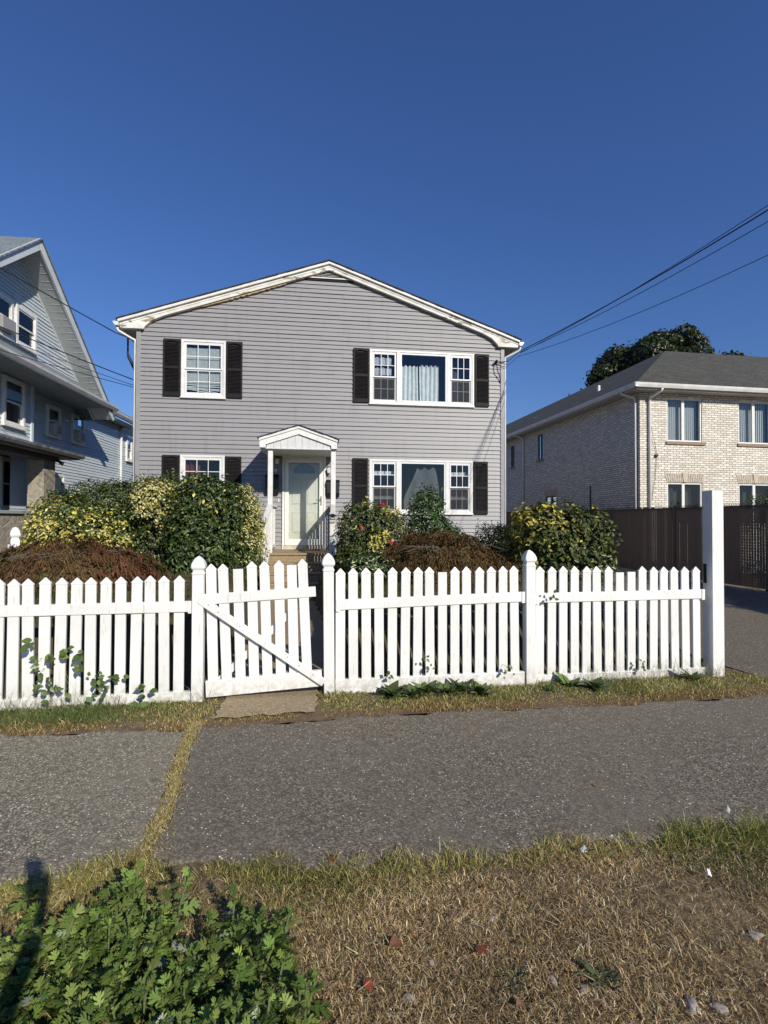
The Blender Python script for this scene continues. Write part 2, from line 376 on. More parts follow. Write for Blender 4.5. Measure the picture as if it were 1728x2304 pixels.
def siding(mb, u0, u1, z0, z1, holes=(), lo=None, hi=None, E=.1016, phase=0, d=.022, tr=None, mi=0):
    """lap siding courses; lo(z), hi(z) give the left and right ends of a course; tr maps (u,v,z)"""
    tr = tr or (lambda u, v, z: (u, v, z)); k = math.floor((z0 - phase) / E)
    zs = sorted(set(round(z, 4) for h in holes for z in (h[2], h[3])))
    while phase + k * E < z1:
        a, b = phase + k * E, phase + (k + 1) * E; k += 1
        cuts = [max(a, z0)] + [z for z in zs if max(a, z0) < z < min(b, z1)] + [min(b, z1)]
        for i in range(len(cuts) - 1):
            p, q = cuts[i], cuts[i + 1]
            if q - p < 1e-4: continue
            mid = (p + q) / 2; vp = -d * (1 - (p - a) / E) - .001; vq = -d * (1 - (q - a) / E) - .001
            L = [(lo(p) if lo else u0, lo(q) if lo else u0)]; R = (hi(p) if hi else u1, hi(q) if hi else u1)
            if R[0] <= L[0][0]: continue
            segs = []; cur = L[0]
            for h in sorted(holes):
                if h[2] < mid < h[3] and h[1] > cur[0] and h[0] < R[0]:
                    if h[0] > cur[0] + .001: segs.append((cur, (h[0], h[0])))
                    cur = (h[1], h[1])
            if R[0] > cur[0]: segs.append((cur, (R[0], max(R[1], cur[1]))))
            segs2 = []
            for (l0, l1), (r0, r1) in segs:
                if r0 - l0 > 1.6 and i == 0 and (k * 7919) % 5 < 2:
                    sm_ = l0 + (r0 - l0) * (.2 + .6 * ((k * 0.61803) % 1)); segs2 += [((l0, l1), (sm_, sm_), 0), ((sm_, sm_), (r0, r1), .0045)]
                else: segs2.append(((l0, l1), (r0, r1), 0))
            vp0, vq0 = vp, vq
            for (l0, l1), (r0, r1), of_ in segs2:
                vp, vq = vp0 - of_, vq0 - of_
                mb.add([tr(l0, vp, p), tr(r0, vp, p), tr(r1, vq, q), tr(l1, vq, q)], [(0, 1, 2, 3)], mi)
                if abs(p - a) < 1e-4: mb.add([tr(l0, vp, p), tr(r0, vp, p), tr(r0, -.0005, p + .003), tr(l0, -.0005, p + .003)], [(0, 3, 2, 1)], mi)
    return mb
def frame_rect(mb, u0, u1, z0, z1, w, v0, v1, mi=0, wb=None):
    wb = wb or w
    mb.box(u0, u0 + w, v0, v1, z0, z1, mi); mb.box(u1 - w, u1, v0, v1, z0, z1, mi)
    mb.box(u0 + w, u1 - w, v0 + .001, v1 - .001, z1 - w, z1, mi); mb.box(u0 + w, u1 - w, v0 + .001, v1 - .001, z0, z0 + wb, mi)
def pane(u0, u1, z0, z1, v, parent, mat=None, name='pane'):
    return MB().add([(u0, v, z0), (u1, v, z0), (u1, v, z1), (u0, v, z1)], [(0, 1, 2, 3)]).build(name, mat or GLASS, parent, fix=False)
def muntins(mb, u0, u1, z0, z1, nx, nz_, v, w=.016):
    for i in range(1, nx): x = u0 + (u1 - u0) * i / nx; mb.box(x - w / 2, x + w / 2, v - .006, v + .002, z0, z1)
    for j in range(1, nz_): z = z0 + (z1 - z0) * j / nz_; mb.box(u0, u1, v - .0045, v + .0005, z - w / 2, z + w / 2)

def sash_pair(mb, parent, u0, u1, z0, z1, grid=(3, 2), bar=.04, screen=True, vv=0):
    """upper sash outside, lower sash set back behind an insect screen frame"""
    zm = (z0 + z1) / 2
    frame_rect(mb, u0, u1, zm - bar / 2, z1, bar * .85, vv - .032, vv - .008)
    frame_rect(mb, u0 + .004, u1 - .004, z0, zm - bar / 2 + .002, bar * .85, vv - .006, vv + .018)
    muntins(mb, u0 + bar * .85, u1 - bar * .85, zm + bar * .35, z1 - bar * .85, grid[0], grid[1], vv - .022)
    muntins(mb, u0 + bar * .85, u1 - bar * .85, z0 + bar * .85, zm - bar * .85, grid[0], grid[1], vv + .004)
    pane(u0 + .02, u1 - .02, zm, z1 - .02, vv - .018, parent)
    pane(u0 + .02, u1 - .02, z0 + .02, zm, vv + .008, parent)

def wavy(u0, u1, z0, z1, v, amp, per, mat, parent, name='curtain', nx=60, top=None):
    mb = MB(); xs = [u0 + (u1 - u0) * i / nx for i in range(nx + 1)]
    for j, zf in enumerate((0, .5, 1)):
        for x in xs:
            zt = z1 + (top(x) if top else 0); z = z0 + (zt - z0) * zf
            mb.v.append((x + .01 * sin(x * 9 + j), v + amp * sin(x / per * 2 * pi + .6 * sin(x * 7)) * (1 + .2 * sin(x * 13)), z))
    n = nx + 1
    for j in range(2):
        for i in range(nx): mb.f.append((j * n + i, j * n + i + 1, (j + 1) * n + i + 1, (j + 1) * n + i)); mb.m.append(0)
    return mb.build(name, mat, parent, smooth=True, fix=False)

def place_text(txt, size, loc, mat, parent, name, ext=.004):
    cu = bpy.data.curves.new(name, 'FONT'); cu.body = txt; cu.size = size; cu.extrude = ext; cu.align_x = 'CENTER'
    to = bpy.data.objects.new(name + '_curve', cu); COL.objects.link(to)
    bpy.context.view_layer.update()
    me = bpy.data.meshes.new_from_object(to.evaluated_get(bpy.context.evaluated_depsgraph_get()))
    COL.objects.unlink(to); bpy.data.objects.remove(to)
    o = bpy.data.objects.new(name, me); COL.objects.link(o); me.materials.clear(); me.materials.append(mat); o.parent = parent
    o.location = loc; o.rotation_euler = (pi / 2, 0, 0)
    return o

# ------------------------------------------------------------------ the grey house
HOUSE = empty('grey_house', -5.6146, 11.5517, .1325, 0, 'grey clapboard two-storey house with white gable trim and black shutters behind the picket fence', 'house')
HW, AP, SL, CX = 8.65, 7.725, .347, 4.325
zt = lambda u: AP - SL * abs(u - CX)
WIN = [(.96, 1.95, 4.41, 5.745), (5.30, 7.89, 4.41, 5.725), (.96, 1.945, 1.765, 3.09), (5.30, 7.86, 1.765, 3.075), (3.256, 4.266, .9, 3.11)]
holes = [(a + .03, b - .03, c + .03, d - .03) for a, b, c, d in WIN]
top = lambda z: (AP - .15 - z) / SL
mb = MB(); siding(mb, 0, HW, .7, AP - .25, holes, lo=lambda z: max(0, CX - top(z)), hi=lambda z: min(HW, CX + top(z)))
mb.build('front_wall', GREYSIDE, HOUSE, fix=False)
DEP = 13.0
for t_ in (lambda u, v, z: (v, DEP - u, z), lambda u, v, z: (HW - v, u, z)):
    mb = MB(); siding(mb, 0, DEP, .7, 5.92, tr=t_); mb.build('side_wall', GREYSIDE, HOUSE, fix=False)
mb = MB(); mb.add([(0, DEP, .3), (HW, DEP, .3), (HW, DEP, 6.2), (CX, DEP, AP - .1), (0, DEP, 6.2)], [(0, 1, 2, 3, 4)])
mb.box(.02, HW - .02, .02, DEP - .02, .2, .72)
mb.build('back_wall', GREYSIDE, HOUSE, fix=False)
mb = MB(); mb.box(.05, HW - .05, .1, DEP - .1, 3.55, 3.65); mb.box(.05, HW - .05, 3.2, 3.3, .8, 6); mb.box(2.7, 2.8, .1, 3.1, .8, 6); mb.box(4.9, 5.0, .1, 3.1, .8, 6)
mb.build('partition', DARKROOM, HOUSE)
for u in (-.02, HW - .075):
    mb = MB().box(u, u + .095, -.035, .06, .68, 5.93); mb.build('corner_board', mk('grey_trim', (.30, .295, .30), .5, (.26, .255, .26), 4), HOUSE, bevel=.004)
# roof slabs with a ragged shingle edge
rv0, rv1 = -.19, DEP + .2
mb = MB()
for sgn in (-1, 1):
    ue = CX + sgn * 4.74
    for k in range(24):
        a, b = CX + sgn * 4.74 * k / 24, CX + sgn * 4.74 * (k + 1) / 24; j = RNG.uniform(-.008, .008)
        mb.add([(a, rv0 + j, zt(a) + .004), (b, rv0 + j, zt(b) + .004), (b, rv1, zt(b) + .004), (a, rv1, zt(a) + .004),
                (a, rv0 + j, zt(a) + .030), (b, rv0 + j, zt(b) + .024), (b, rv1, zt(b) + .024), (a, rv1, zt(a) + .030)],
               [(0, 1, 2, 3), (4, 7, 6, 5), (0, 4, 5, 1), (1, 5, 6, 2), (2, 6, 7, 3), (3, 7, 4, 0)])
ROOF = mb.build('roof', SHINGLE_DK, HOUSE)
for sgn in (-1, 1):
    U = lambda d: CX + sgn * d
    mb = MB()
    pl = [(U(0), AP), (U(4.71), zt(U(4.71))), (U(4.70), zt(U(4.71)) - .06), (U(0), AP - .062)]
    mb.prism(pl if sgn > 0 else pl[::-1], -.165, -.115)
    mb.build('crown_board', TRIM, HOUSE, bevel=.004)
    mb = MB(); e = 4.68
    pl = [(U(0), AP - .062), (U(e), zt(U(e)) - .061), (U(e - .01), 5.915), (U(4.17), 5.915), (U(4.14), 5.97), (U(4.0), zt(U(4.0)) - .225), (U(3.75), zt(U(3.75)) - .190), (U(0), AP - .188)]
    mb.prism(pl if sgn > 0 else pl[::-1], -.112, -.02)
    # thin loose moulding along the lower edge
    a, b = (U(0), zt(U(0)) - .10), (U(e), zt(U(e)) - .10)
    mb.add([(a[0], -.122, a[1]), (b[0], -.122, b[1]), (b[0], -.122, b[1] - .022), (a[0], -.122, a[1] - .022), (a[0], -.1, a[1]), (b[0], -.1, b[1]), (b[0], -.1, b[1] - .022), (a[0], -.1, a[1] - .022)],
           [(0, 1, 2, 3), (4, 7, 6, 5), (0, 4, 5, 1), (3, 2, 6, 7), (1, 5, 6, 2), (0, 3, 7, 4)])
    mb.build('rake_board', PEEL, HOUSE)
    mb = MB(); a, b = sorted((U(4.33), U(4.66)))
    mb.box(a, b, -.10, DEP, 5.935, 5.95); mb.build('soffit', SOFFIT, HOUSE)
    mb = MB(); g = U(4.69); q = sgn
    prof = [(g, 6.03), (g + q * .09, 6.045), (g + q * .125, 6.04), (g + q * .105, 6.0), (g + q * .075, 5.955), (g + q * .005, 5.955)]
    mb.prism(prof if q < 0 else prof[::-1], -.15, DEP + .1); G_ = mb.build('gutter', ALU, HOUSE)
    x1 = U(4.40)
    MB().tube([(g + q * .05, -.06, 5.97), (g + q * .05, -.06, 5.90), (g + q * .035, -.05, 5.86), (x1 + q * .07, .05, 5.73), (x1, .07, 5.70), (x1, .075, 5.64), (x1, .075, .75)], .038, 8, flat=.75).build('downspout', ALU, HOUSE, smooth=True)
mb = MB(); n = 30
for k in range(n):                                             # bare wood where the frieze moulding has come away
    a, b = CX - 2.9 + 1.9 * k / n, CX - 2.9 + 1.9 * (k + 1) / n; h0 = .022 + .022 * abs(sin(k * 1.7)) * sin(pi * k / n)
    mb.prism([(a, zt(a) - .192 - h0), (b, zt(b) - .192 - h0), (b, zt(b) - .187), (a, zt(a) - .187)], -.075, -.02)
mb.build('bare_trim', mk('bare_wood', (.42, .29, .15), .85, (.55, .45, .32), 14, 5), HOUSE, fix=True)
# gable vent
mb = MB(); vz = 7.365
pl = [(CX - .60, vz), (CX + .60, vz), (CX + .52, vz + .05), (CX, zt(CX) - .18), (CX - .52, vz + .05)]
mb.prism(pl, -.03, -.018, 1)
mb.box(CX - .60, CX + .60, -.06, -.02, vz - .012, vz + .012); mb.box(CX - .58, CX + .58, -.034, -.02, vz - .055, vz - .013, 1)  # black strip below the sill: the vent's shadow put in as a box
for k in range(4):
    z = vz + .035 + k * .035; h = (AP - .19 - z) / SL - .04
    if h > .03: mb.add([(CX - h, -.062, z), (CX + h, -.062, z), (CX + h, -.032, z + .024), (CX - h, -.032, z + .024)], [(0, 1, 2, 3)])
mb.build('gable_vent', [TRIM, BLACK], HOUSE, fix=False)

def shutter(u0, u1, z0, z1):
    mb = MB(); w = .035; v0, v1 = -.062, -.022
    mb.box(u0, u1, -.03, v1, z0, z1)
    mb.box(u0, u0 + w, v0, -.0305, z0, z1); mb.box(u1 - w, u1, v0, -.0305, z0, z1)
    zm = z0 + (z1 - z0) * .50
    mb.box(u0 + w, u1 - w, v0 + .001, -.0305, z0, z0 + .09); mb.box(u0 + w, u1 - w, v0 + .001, -.0305, zm - .03, zm + .03)
    n = 8; uc = (u0 + u1) / 2; hw = (u1 - u0) / 2 - w
    for i in range(n):
        a, b = u0 + w + 2 * hw * i / n, u0 + w + 2 * hw * (i + 1) / n
        f = lambda x: z1 - .045 - .035 * ((x - uc) / hw) ** 2 * (1 if abs(x - uc) > .3 * hw else .6)
        mb.prism([(a, f(a)), (b, f(b)), (b, z1 - .001), (a, z1 - .001)], v0 + .001, -.0305)
    for lo_, hi_ in ((z0 + .09, zm - .03), (zm + .03, z1 - .085)):
        n = int((hi_ - lo_) / .031)
        for i in range(n):
            z = lo_ + (hi_ - lo_) * (i + .15) / n
            mb.add([(u0 + w, v0 + .008, z), (u1 - w, v0 + .008, z), (u1 - w, -.034, z + .026), (u0 + w, -.034, z + .026)], [(0, 1, 2, 3)])
            mb.add([(u0 + w, v0 + .008, z), (u1 - w, v0 + .008, z), (u1 - w, -.034, z + .002), (u0 + w, -.034, z + .002)], [(0, 3, 2, 1)])
    mb.build('shutter', BLACK, HOUSE, fix=False)
for a, b, c, d in ((.575, .946, 4.43, 5.735), (1.965, 2.326, 4.43, 5.735), (4.91, 5.285, 4.43, 5.73), (7.912, 8.267, 4.425, 5.725),
                   (.573, .945, 1.765, 3.077), (1.958, 2.32, 1.765, 3.07), (4.902, 5.267, 1.765, 3.09), (7.884, 8.237, 1.765, 3.062)): shutter(a, b, c, d)
def tint_screen():
    m, N, L, b = nodes_mat('insect_mesh'); tr = N.new('ShaderNodeBsdfTransparent'); mx = N.new('ShaderNodeMixShader')
    b.inputs['Base Color'].default_value = (.04, .042, .045, 1); b.inputs['Roughness'].default_value = .8; mx.inputs[0].default_value = .55
    L.new(tr.outputs[0], mx.inputs[1]); L.new(b.outputs[0], mx.inputs[2]); L.new(mx.outputs[0], N['Material Output'].inputs[0]); return m
MESHSC = tint_screen()
def house_window(u0, u1, z0, z1, kind):
    mb = MB()
    frame_rect(mb, u0, u1, z0, z1, .05, -.045, .03, wb=.06); frame_rect(mb, u0 + .05, u1 - .05, z0 + .06, z1 - .05, .028, -.03, .05)
    mb.box(u0 - .012, u1 + .012, -.062, -.0, z0 - .018, z0 + .018)
    if kind == 'single':
        fr = mb
        F = MB(); a, b, c, d = u0 + .08, u1 - .08, z0 + .09, z1 - .08
        P = MB(); o = None
        root = mb
        win = mb.build('window', TRIM, HOUSE, bevel=.005)
        sm = MB(); sash_pair(sm, win, a, b, c, d, (3, 2)); sm.build('sash', MUNT, win, bevel=.003)
        return win
    # triple: side sashes around a picture light
    m1, m2 = u0 + (.70 if True else 0), u1 - .64
    for m in (m1, m2): mb.box(m - .045, m + .045, -.045, .05, z0 + .06, z1 - .05)
    win = mb.build('window', TRIM, HOUSE, bevel=.005)
    sm = MB(); c, d = z0 + .09, z1 - .08
    sash_pair(sm, win, u0 + .08, m1 - .06, c, d, (3, 2)); sash_pair(sm, win, m2 + .055, u1 - .08, c, d, (3, 2))
    frame_rect(sm, m1 + .048, m2 - .048, c - .02, d + .02, .035, -.036, .02)
    sm.build('sash', MUNT, win, bevel=.003)
    pane(m1 + .06, m2 - .06, c, d, -.01, win)
    for a, b in ((u0 + .10, m1 - .08), (m2 + .075, u1 - .10)): pane(a, b, c + .02, (c + d) / 2 - .02, -.012, win, MESHSC, 'insect_screen')
    return win
w1 = house_window(*WIN[0], 'single')
mb = MB(); n = 46
for i in range(n):                                             # slatted blind, the lowest slats broken and hanging
    z = 4.56 + 1.03 * i / n; sag = 0; t = 0
    if i < 5: sag = random.uniform(-.02, .03); t = random.uniform(-.09, .09)
    if i in (6, 11, 15): t = random.uniform(-.03, .03)
    mb.add([(1.06, .055, z + sag - t), (1.86, .055, z + sag + t), (1.86, .066, z + sag + t + .0215), (1.06, .066, z + sag - t + .0215)], [(0, 1, 2, 3)])
mb.build('blind', BLIND, w1, fix=False)
w2 = house_window(*WIN[1], 'triple')
wavy(6.03, 6.52, 4.54, 5.40, .12, .028, .105, CURT, w2, top=lambda x: .02 * sin(x * 57)); wavy(6.55, 7.02, 4.54, 5.42, .12, .028, .098, CURT, w2, top=lambda x: .02 * sin(x * 61))
mb = MB()
for i in range(3):
    for j in range(2):
        a = 5.43 + .14 * i; z = 5.09 + .25 * j; pl = [(a + .125 * k / 6, z + .03 + .02 * abs(sin(k * pi / 3))) for k in range(7)] + [(a + .13, z + .2), (a + .065, z + .235), (a, z + .2)]
        mb.prism(pl, .05, .056)
mb.build('lace_curtain', LACE, w2)
wavy(7.28, 7.76, 4.52, 5.62, .35, .02, .16, mk('navy_drape', (.06, .075, .11), .9), w2, 'drape')
w3 = house_window(*WIN[2], 'single')
wavy(1.06, 1.36, 1.85, 2.99, .12, .03, .11, REDCLOTH, w3)
w4 = house_window(*WIN[3], 'triple')
mb = MB(); nx_ = 26                                            # grey cloth pinned up behind the glass, slumping to the left
for j in range(9):
    q = j / 8; z = 1.86 + 1.06 * q; l_ = 6.14 + (.02 if q < .3 else .36 * ((q - .3) / .7) ** .8); r_ = 7.05 - .12 * q ** 3
    for i in range(nx_ + 1):
        p_ = i / nx_; x = l_ + (r_ - l_) * p_; mb.v.append((x, .08 + .022 * sin(x * 15 + 3 * q) + .014 * sin((x - .4 * q) * 31) + .03 * abs(p_ - .45), z - (.07 * sin(pi * min(1, abs(p_ - .42) * 2.2)) * q)))
for j in range(8):
    for i in range(nx_): k_ = j * (nx_ + 1) + i; mb.f.append((k_, k_ + 1, k_ + nx_ + 2, k_ + nx_ + 1)); mb.m.append(0)
mb.build('hanging_cloth', GREYCLOTH, w4, smooth=True, fix=False)
for a, b in ((5.40, 5.94), (7.27, 7.78)):
    
    for q_ in (2.72, 2.12): MB().box(a, b, .09, .10, q_, q_ + .08).build('valance', CURT, w4)

# door
mb = MB(); u0, u1, z1 = 3.256, 4.266, 3.11
mb.box(u0, u0 + .055, -.055, .08, .9, z1); mb.box(u1 - .055, u1, -.055, .08, .9, z1); mb.box(u0 + .055, u1 - .055, -.054, .08, z1 - .06, z1)
DF = mb.build('door_frame', TRIM, HOUSE, bevel=.006)
mb = MB(); mb.box(u0 + .05, u1 - .05, -.075, .08, .9, 1.015); mb.build('threshold', mk('worn_sill', (.62, .58, .50), .7, (.40, .33, .25), 9, 5), HOUSE, bevel=.005)
mb = MB(); a, b = 3.318, 4.205; mb.box(a, a + .09, -.05, -.018, 1.02, 3.045); mb.box(b - .09, b, -.05, -.018, 1.02, 3.045)
mb.box(a + .09, b - .09, -.049, -.018, 1.02, 1.16); mb.box(a + .09, b - .09, -.049, -.018, 2.95, 3.045)
SD = mb.build('storm_door', STORM, HOUSE, bevel=.006)
pane(a + .085, b - .085, 1.15, 2.96, -.034, SD, GLASS2)
mb = MB(); mb.box(4.150, 4.175, -.068, -.05, 1.96, 2.17); mb.tube([(4.163, -.06, 2.09), (4.163, -.10, 2.09), (4.04, -.105, 2.075)], .010); mb.tube([(4.163, -.06, 2.12), (4.163, -.085, 2.12)], .014)
mb.build('handle', METAL, SD)
mb = MB(); mb.box(3.32, 4.20, .03, .07, 1.0, 3.04)
def mould(x0, x1, y0, y1, w=.014): frame_rect(mb, x0, x1, y0, y1, w, .022, .0295)
mould(3.475, 3.70, 1.30, 1.80); mould(3.825, 4.05, 1.30, 1.80); mould(3.475, 3.70, 1.97, 2.62); mould(3.825, 4.05, 1.97, 2.62)
for x0, x1, y0, y1 in ((3.50, 3.675, 1.325, 1.775), (3.85, 4.025, 1.325, 1.775), (3.50, 3.675, 1.995, 2.595), (3.85, 4.025, 1.995, 2.595)): mb.box(x0, x1, .018, .0295, y0, y1)
ID = mb.build('front_door', DOORM, HOUSE, bevel=.005)
mb = MB(); c0 = 3.7615; n = 20; arc = lambda r, s: [(c0 + r * cos(pi * i / n), 2.715 + r * s * sin(pi * i / n)) for i in range(n + 1)]
o_, i_ = arc(.292, .90), arc(.262, .88)
for i in range(n): mb.prism([o_[i], o_[i + 1], i_[i + 1], i_[i]][::-1], .012, .029)
mb.box(c0 - .292, c0 + .292, .012, .029, 2.69, 2.7145)
for t in (pi / 4, pi / 2, 3 * pi / 4): mb.bar((c0 + .09 * cos(t), .018, 2.715 + .08 * sin(t)), (c0 + .262 * cos(t), .018, 2.715 + .23 * sin(t)), .006, .01)
FW = mb.build('fan_window', DOORM, ID)
mb = MB(); mb.prism(arc(.262, .88), .0225, .0265); mb.build('pane', mk('dark_glass', (.05, .065, .075), .06, spec=1), ID)
# house number, lamps, bell
nb = place_text('298', .115, (3.05, -.02, 2.72), mk('number_white', (.85, .85, .88), .4), HOUSE, 'house_number', .006)
def wall_lamp(u, z):
    mb = MB(); mb.box(u - .035, u + .035, -.035, -.012, z - .07, z + .05); mb.tube([(u, -.03, z + .02), (u, -.09, z + .05), (u, -.10, z)], .008)
    lp = mb.build('wall_lamp', BLKMET, HOUSE)
    mb = MB(); mb.loft([(z - .12, .028), (z - .11, .038), (z - .02, .05), (z - .015, .055), (z + .02, .012)]); 
    for i, p in enumerate(mb.v): mb.v[i] = (p[0] + u, p[1] - .10, p[2])
    mb.build('lamp_glass', mk('frosted', (.65, .66, .62), .25), lp)
wall_lamp(3.14, 3.03); wall_lamp(4.34, 2.83)
mb = MB(); mb.box(3.165, 3.19, -.03, -.012, 2.02, 2.10); mb.build('doorbell', TRIM, HOUSE)
# porch
PC = 3.675; pt = lambda u: 3.575 - .335 * abs(u - PC); PV = -1.40; PH = .815
mb = MB()
for sgn in (-1, 1):
    pl = [(PC, 3.575), (PC + sgn * PH, pt(PC + PH)), (PC + sgn * PH, pt(PC + PH) - .055), (PC, 3.52)]
    mb.prism(pl if sgn > 0 else pl[::-1], PV - .03, PV + .02)
    pl = [(PC, 3.52), (PC + sgn * (PH - .01), pt(PC + PH) - .055), (PC + sgn * (PH - .015), 3.105), (PC + sgn * (PH - .14), 3.105), (PC + sgn * (PH - .14), 3.17), (PC, 3.40)]
    mb.prism(pl if sgn > 0 else pl[::-1], PV - .008, PV + .02)
    a, b = sorted((PC + sgn * (PH - .012), PC + sgn * (PH - .035)))
    mb.box(a, b, PV + .021, -.02, 3.105, pt(PC + PH) - .01)
PR = mb.build('porch_roof', TRIM, HOUSE, bevel=.004)
mb = MB(); n = 9
for i in range(n):
    a, b = PC - .66 + 1.32 * i / n, PC - .66 + 1.32 * (i + 1) / n - .004
    g = lambda u: min(3.42, 3.42 - .335 * abs(u - PC))
    mb.prism([(a, 3.106), (b, 3.106), (b, g(b)), ((a + b) / 2 if abs((a + b) / 2 - PC) > .05 else PC, g((a + b) / 2)), (a, g(a))], PV + .03, PV + .045)
mb.box(PC - .675, PC + .675, PV + .012, PV + .05, 3.085, 3.105)
mb.build('pediment_panel', mk('board_white', (.66, .67, .66), .6, (.56, .57, .56), 14, 4, stretch=(3, 1, .5)), PR)
mb = MB(); mb.box(PC - PH + .036, PC + PH - .036, PV + .051, -.02, 3.105, 3.12); mb.build('porch_ceiling', mk('ceiling_white', (.6, .6, .57), .6), PR)
mb = MB()
for sgn in (-1, 1):
    a, b = PC, PC + sgn * (PH + .03)
    for k in range(8):
        p, q = a + (b - a) * k / 8, a + (b - a) * (k + 1) / 8; j = RNG.uniform(-.008, .008)
        mb.add([(p, PV - .05 + j, pt(p) + .003), (q, PV - .05 + j, pt(q) + .003), (q, -.02, pt(q) + .003), (p, -.02, pt(p) + .003),
                (p, PV - .05 + j, pt(p) + .028), (q, PV - .05 + j, pt(q) + .02), (q, -.02, pt(q) + .02), (p, -.02, pt(p) + .028)],
               [(0, 1, 2, 3), (4, 7, 6, 5), (0, 4, 5, 1), (1, 5, 6, 2), (2, 6, 7, 3), (3, 7, 4, 0)])
mb.build('porch_shingles', SHINGLE_DK, PR)
for u in (3.09, 4.40):
    mb = MB(); mb.box(u - .05, u + .05, -1.33, -1.23, .89, 3.084); mb.build('porch_post', TRIM, HOUSE, bevel=.006)
    z0 = 1.92
    nu = 3.075 if u < 4 else 4.355
    NM = TRIM if u < 4 else PEEL
    mb = MB(); mb.box(nu - .05, nu + .05, -2.42, -2.32, .2, 1.50 + (.1 if u > 4 else 0)); NP = mb.build('newel_post', NM, HOUSE, bevel=.006)
    mb = MB(); zn = 1.56 if u < 4 else 1.6
    mb.bar((nu, -2.46, zn - .02), (u, -1.28, z0 + .02), .10, .04)
    mb.bar((nu, -2.33, .55), (u, -1.33, 1.02), .045, .08)
    mb.bar((u, -1.23, z0), (u, -.03, z0), .11, .04); mb.bar((u, -1.23, 1.03), (u, -.03, 1.03), .045, .08)
    for k in range(8):
        t = (k + .6) / 8.4; v = -2.30 + t * .95; x = nu + (u - nu) * t
        mb.box(x - .018, x + .018, v - .018, v + .018, .58 + .44 * t, zn + (z0 - zn) * t - .015)
    for k in range(9):
        v = -1.14 + k * .125; mb.box(u - .018, u + .018, v - .018, v + .018, 1.03, z0 - .018)
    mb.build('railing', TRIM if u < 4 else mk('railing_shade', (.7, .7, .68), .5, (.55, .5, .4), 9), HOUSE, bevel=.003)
mb = MB(); mb.box(3.04, 4.46, -1.50, -.04, .15, .88); mb.box(3.02, 4.48, -1.53, -.02, .88, .925)
for k in range(4):
    z = .925 - .175 * (k + 1); v = -1.50 - .28 * (k + 1); mb.box(3.13, 4.31, v, v + .2795, .1, z - .04); mb.box(3.12, 4.32, v - .02, v + .2795, z - .04, z)
mb.build('front_steps', CONC, HOUSE, bevel=.008)
# things on the house
def local(u, v, z): 
    c, s = cos(.1325), sin(.1325); return (-5.6146 + c * u - s * v, 11.5517 + s * u + c * v, z)
def mailbox(u0, u1, z0, z1, label):
    p = local((u0 + u1) / 2, -.02, z0); r = empty('mailbox', p[0], p[1], .1325, p[2], label, 'mailbox', 'mailboxes beside the front door')
    w_, h = (u1 - u0) / 2, z1 - z0; mb = MB(); mb.prism_x([(-.001, 0), (-.001, h), (-.05, h), (-.11, h * .82), (-.115, h * .22), (-.08, 0)], -w_, w_); mb.build('box', BLKMET, r, bevel=.006)
    mb = MB(); mb.prism_x([(-.002, h + .002), (-.052, h + .006), (-.118, h * .84), (-.122, h * .70), (-.116, h * .70), (-.112, h * .82), (-.05, h - .001)], -w_ - .006, w_ + .006); mb.build('lid', BLKMET, r)
    mb = MB(); mb.box(-.03, .0, -.124, -.116, h * .42, h * .5); mb.build('emblem', METAL, r)
mailbox(4.285, 4.585, 2.16, 2.555, 'black wall mailbox right of the front door, partly behind the right porch post')
mailbox(2.88, 3.17, 2.20, 2.665, 'black wall mailbox left of the front door below the house number, in shade')
def post_light(u, v, z, label):
    p = local(u, v, z); r = empty('lantern', p[0], p[1], .1325, p[2], label, 'lantern', 'small lanterns on the stair newels')
    mb = MB(); mb.loft([(0, .05), (.015, .052), (.03, .045), (.03, .03), (.075, .03), (.075, .075), (.085, .078), (.125, .03), (.13, .01)]); mb.build('housing', BLKMET, r)
    mb = MB(); mb.loft([(.032, .036), (.073, .036)]); mb.build('lens', mk('lens', (.5, .5, .48), .2), r)
post_light(3.045, -2.44, 1.47, 'small black lantern on the left stair newel beside the yellow hedge')
post_light(4.355, -2.37, 1.60, 'small black lantern on the shaded right stair newel')
p = local(3.86, -.42, .929); MT = MB().box(-.3, .3, -.2, .2, 0, .012).build('doormat', mk('mat_brown', (.12, .09, .055), .95, (.2, .15, .09), 30), None, bevel=.003)
MT.location = p; MT.rotation_euler = (0, 0, .1325 + .05); tag(MT, 'flat brown doormat on the landing before the cream front door', 'doormat')

# wires
def catenary(p, q, sag, n=24):
    p, q = Vector(p), Vector(q); return [p.lerp(q, i / n) - Vector((0, 0, 4 * sag * (i / n) * (1 - i / n))) for i in range(n + 1)]
A = Vector(local(8.45, -.06, 5.52)); B_ = Vector(local(9.05, -.10, 5.83))
def wire(pts, r, label, grp): 
    o = MB().tube(pts, r, 6).build('overhead_wire', WIRE, None, smooth=True); tag(o, label, 'wire', grp); return o
wire(catenary(B_, (9.9, -2.5, 8.5), .63), .0105, 'thickest of the black service wires running up right from the grey house gutter', 'wires at the right of the grey house')
wire(catenary(B_ - Vector((0, 0, .03)), (9.9, -2.5, 8.25), .70), .006, 'thin wire just under the thickest service wire at the right gutter', 'wires at the right of the grey house')
wire(catenary(B_ - Vector((0, 0, .05)), (9.7, -2.5, 8.9), .72), .0055, 'thin wire crossing the thick service wire above the right gutter', 'wires at the right of the grey house')
wire(catenary(B_ - Vector((0, 0, .12)), (9.9, -2.5, 7.4), .86), .0055, 'lowest slack wire rising right above the brick house', 'wires at the right of the grey house')
mb = MB()
mb.tube([B_, B_.lerp(A, .5) - Vector((0, 0, .10)), A], .011, 6); mb.tube([B_ - Vector((0, 0, .1)), B_.lerp(A, .6) - Vector((0, 0, .22)), A - Vector((0, 0, .05))], .007, 6)
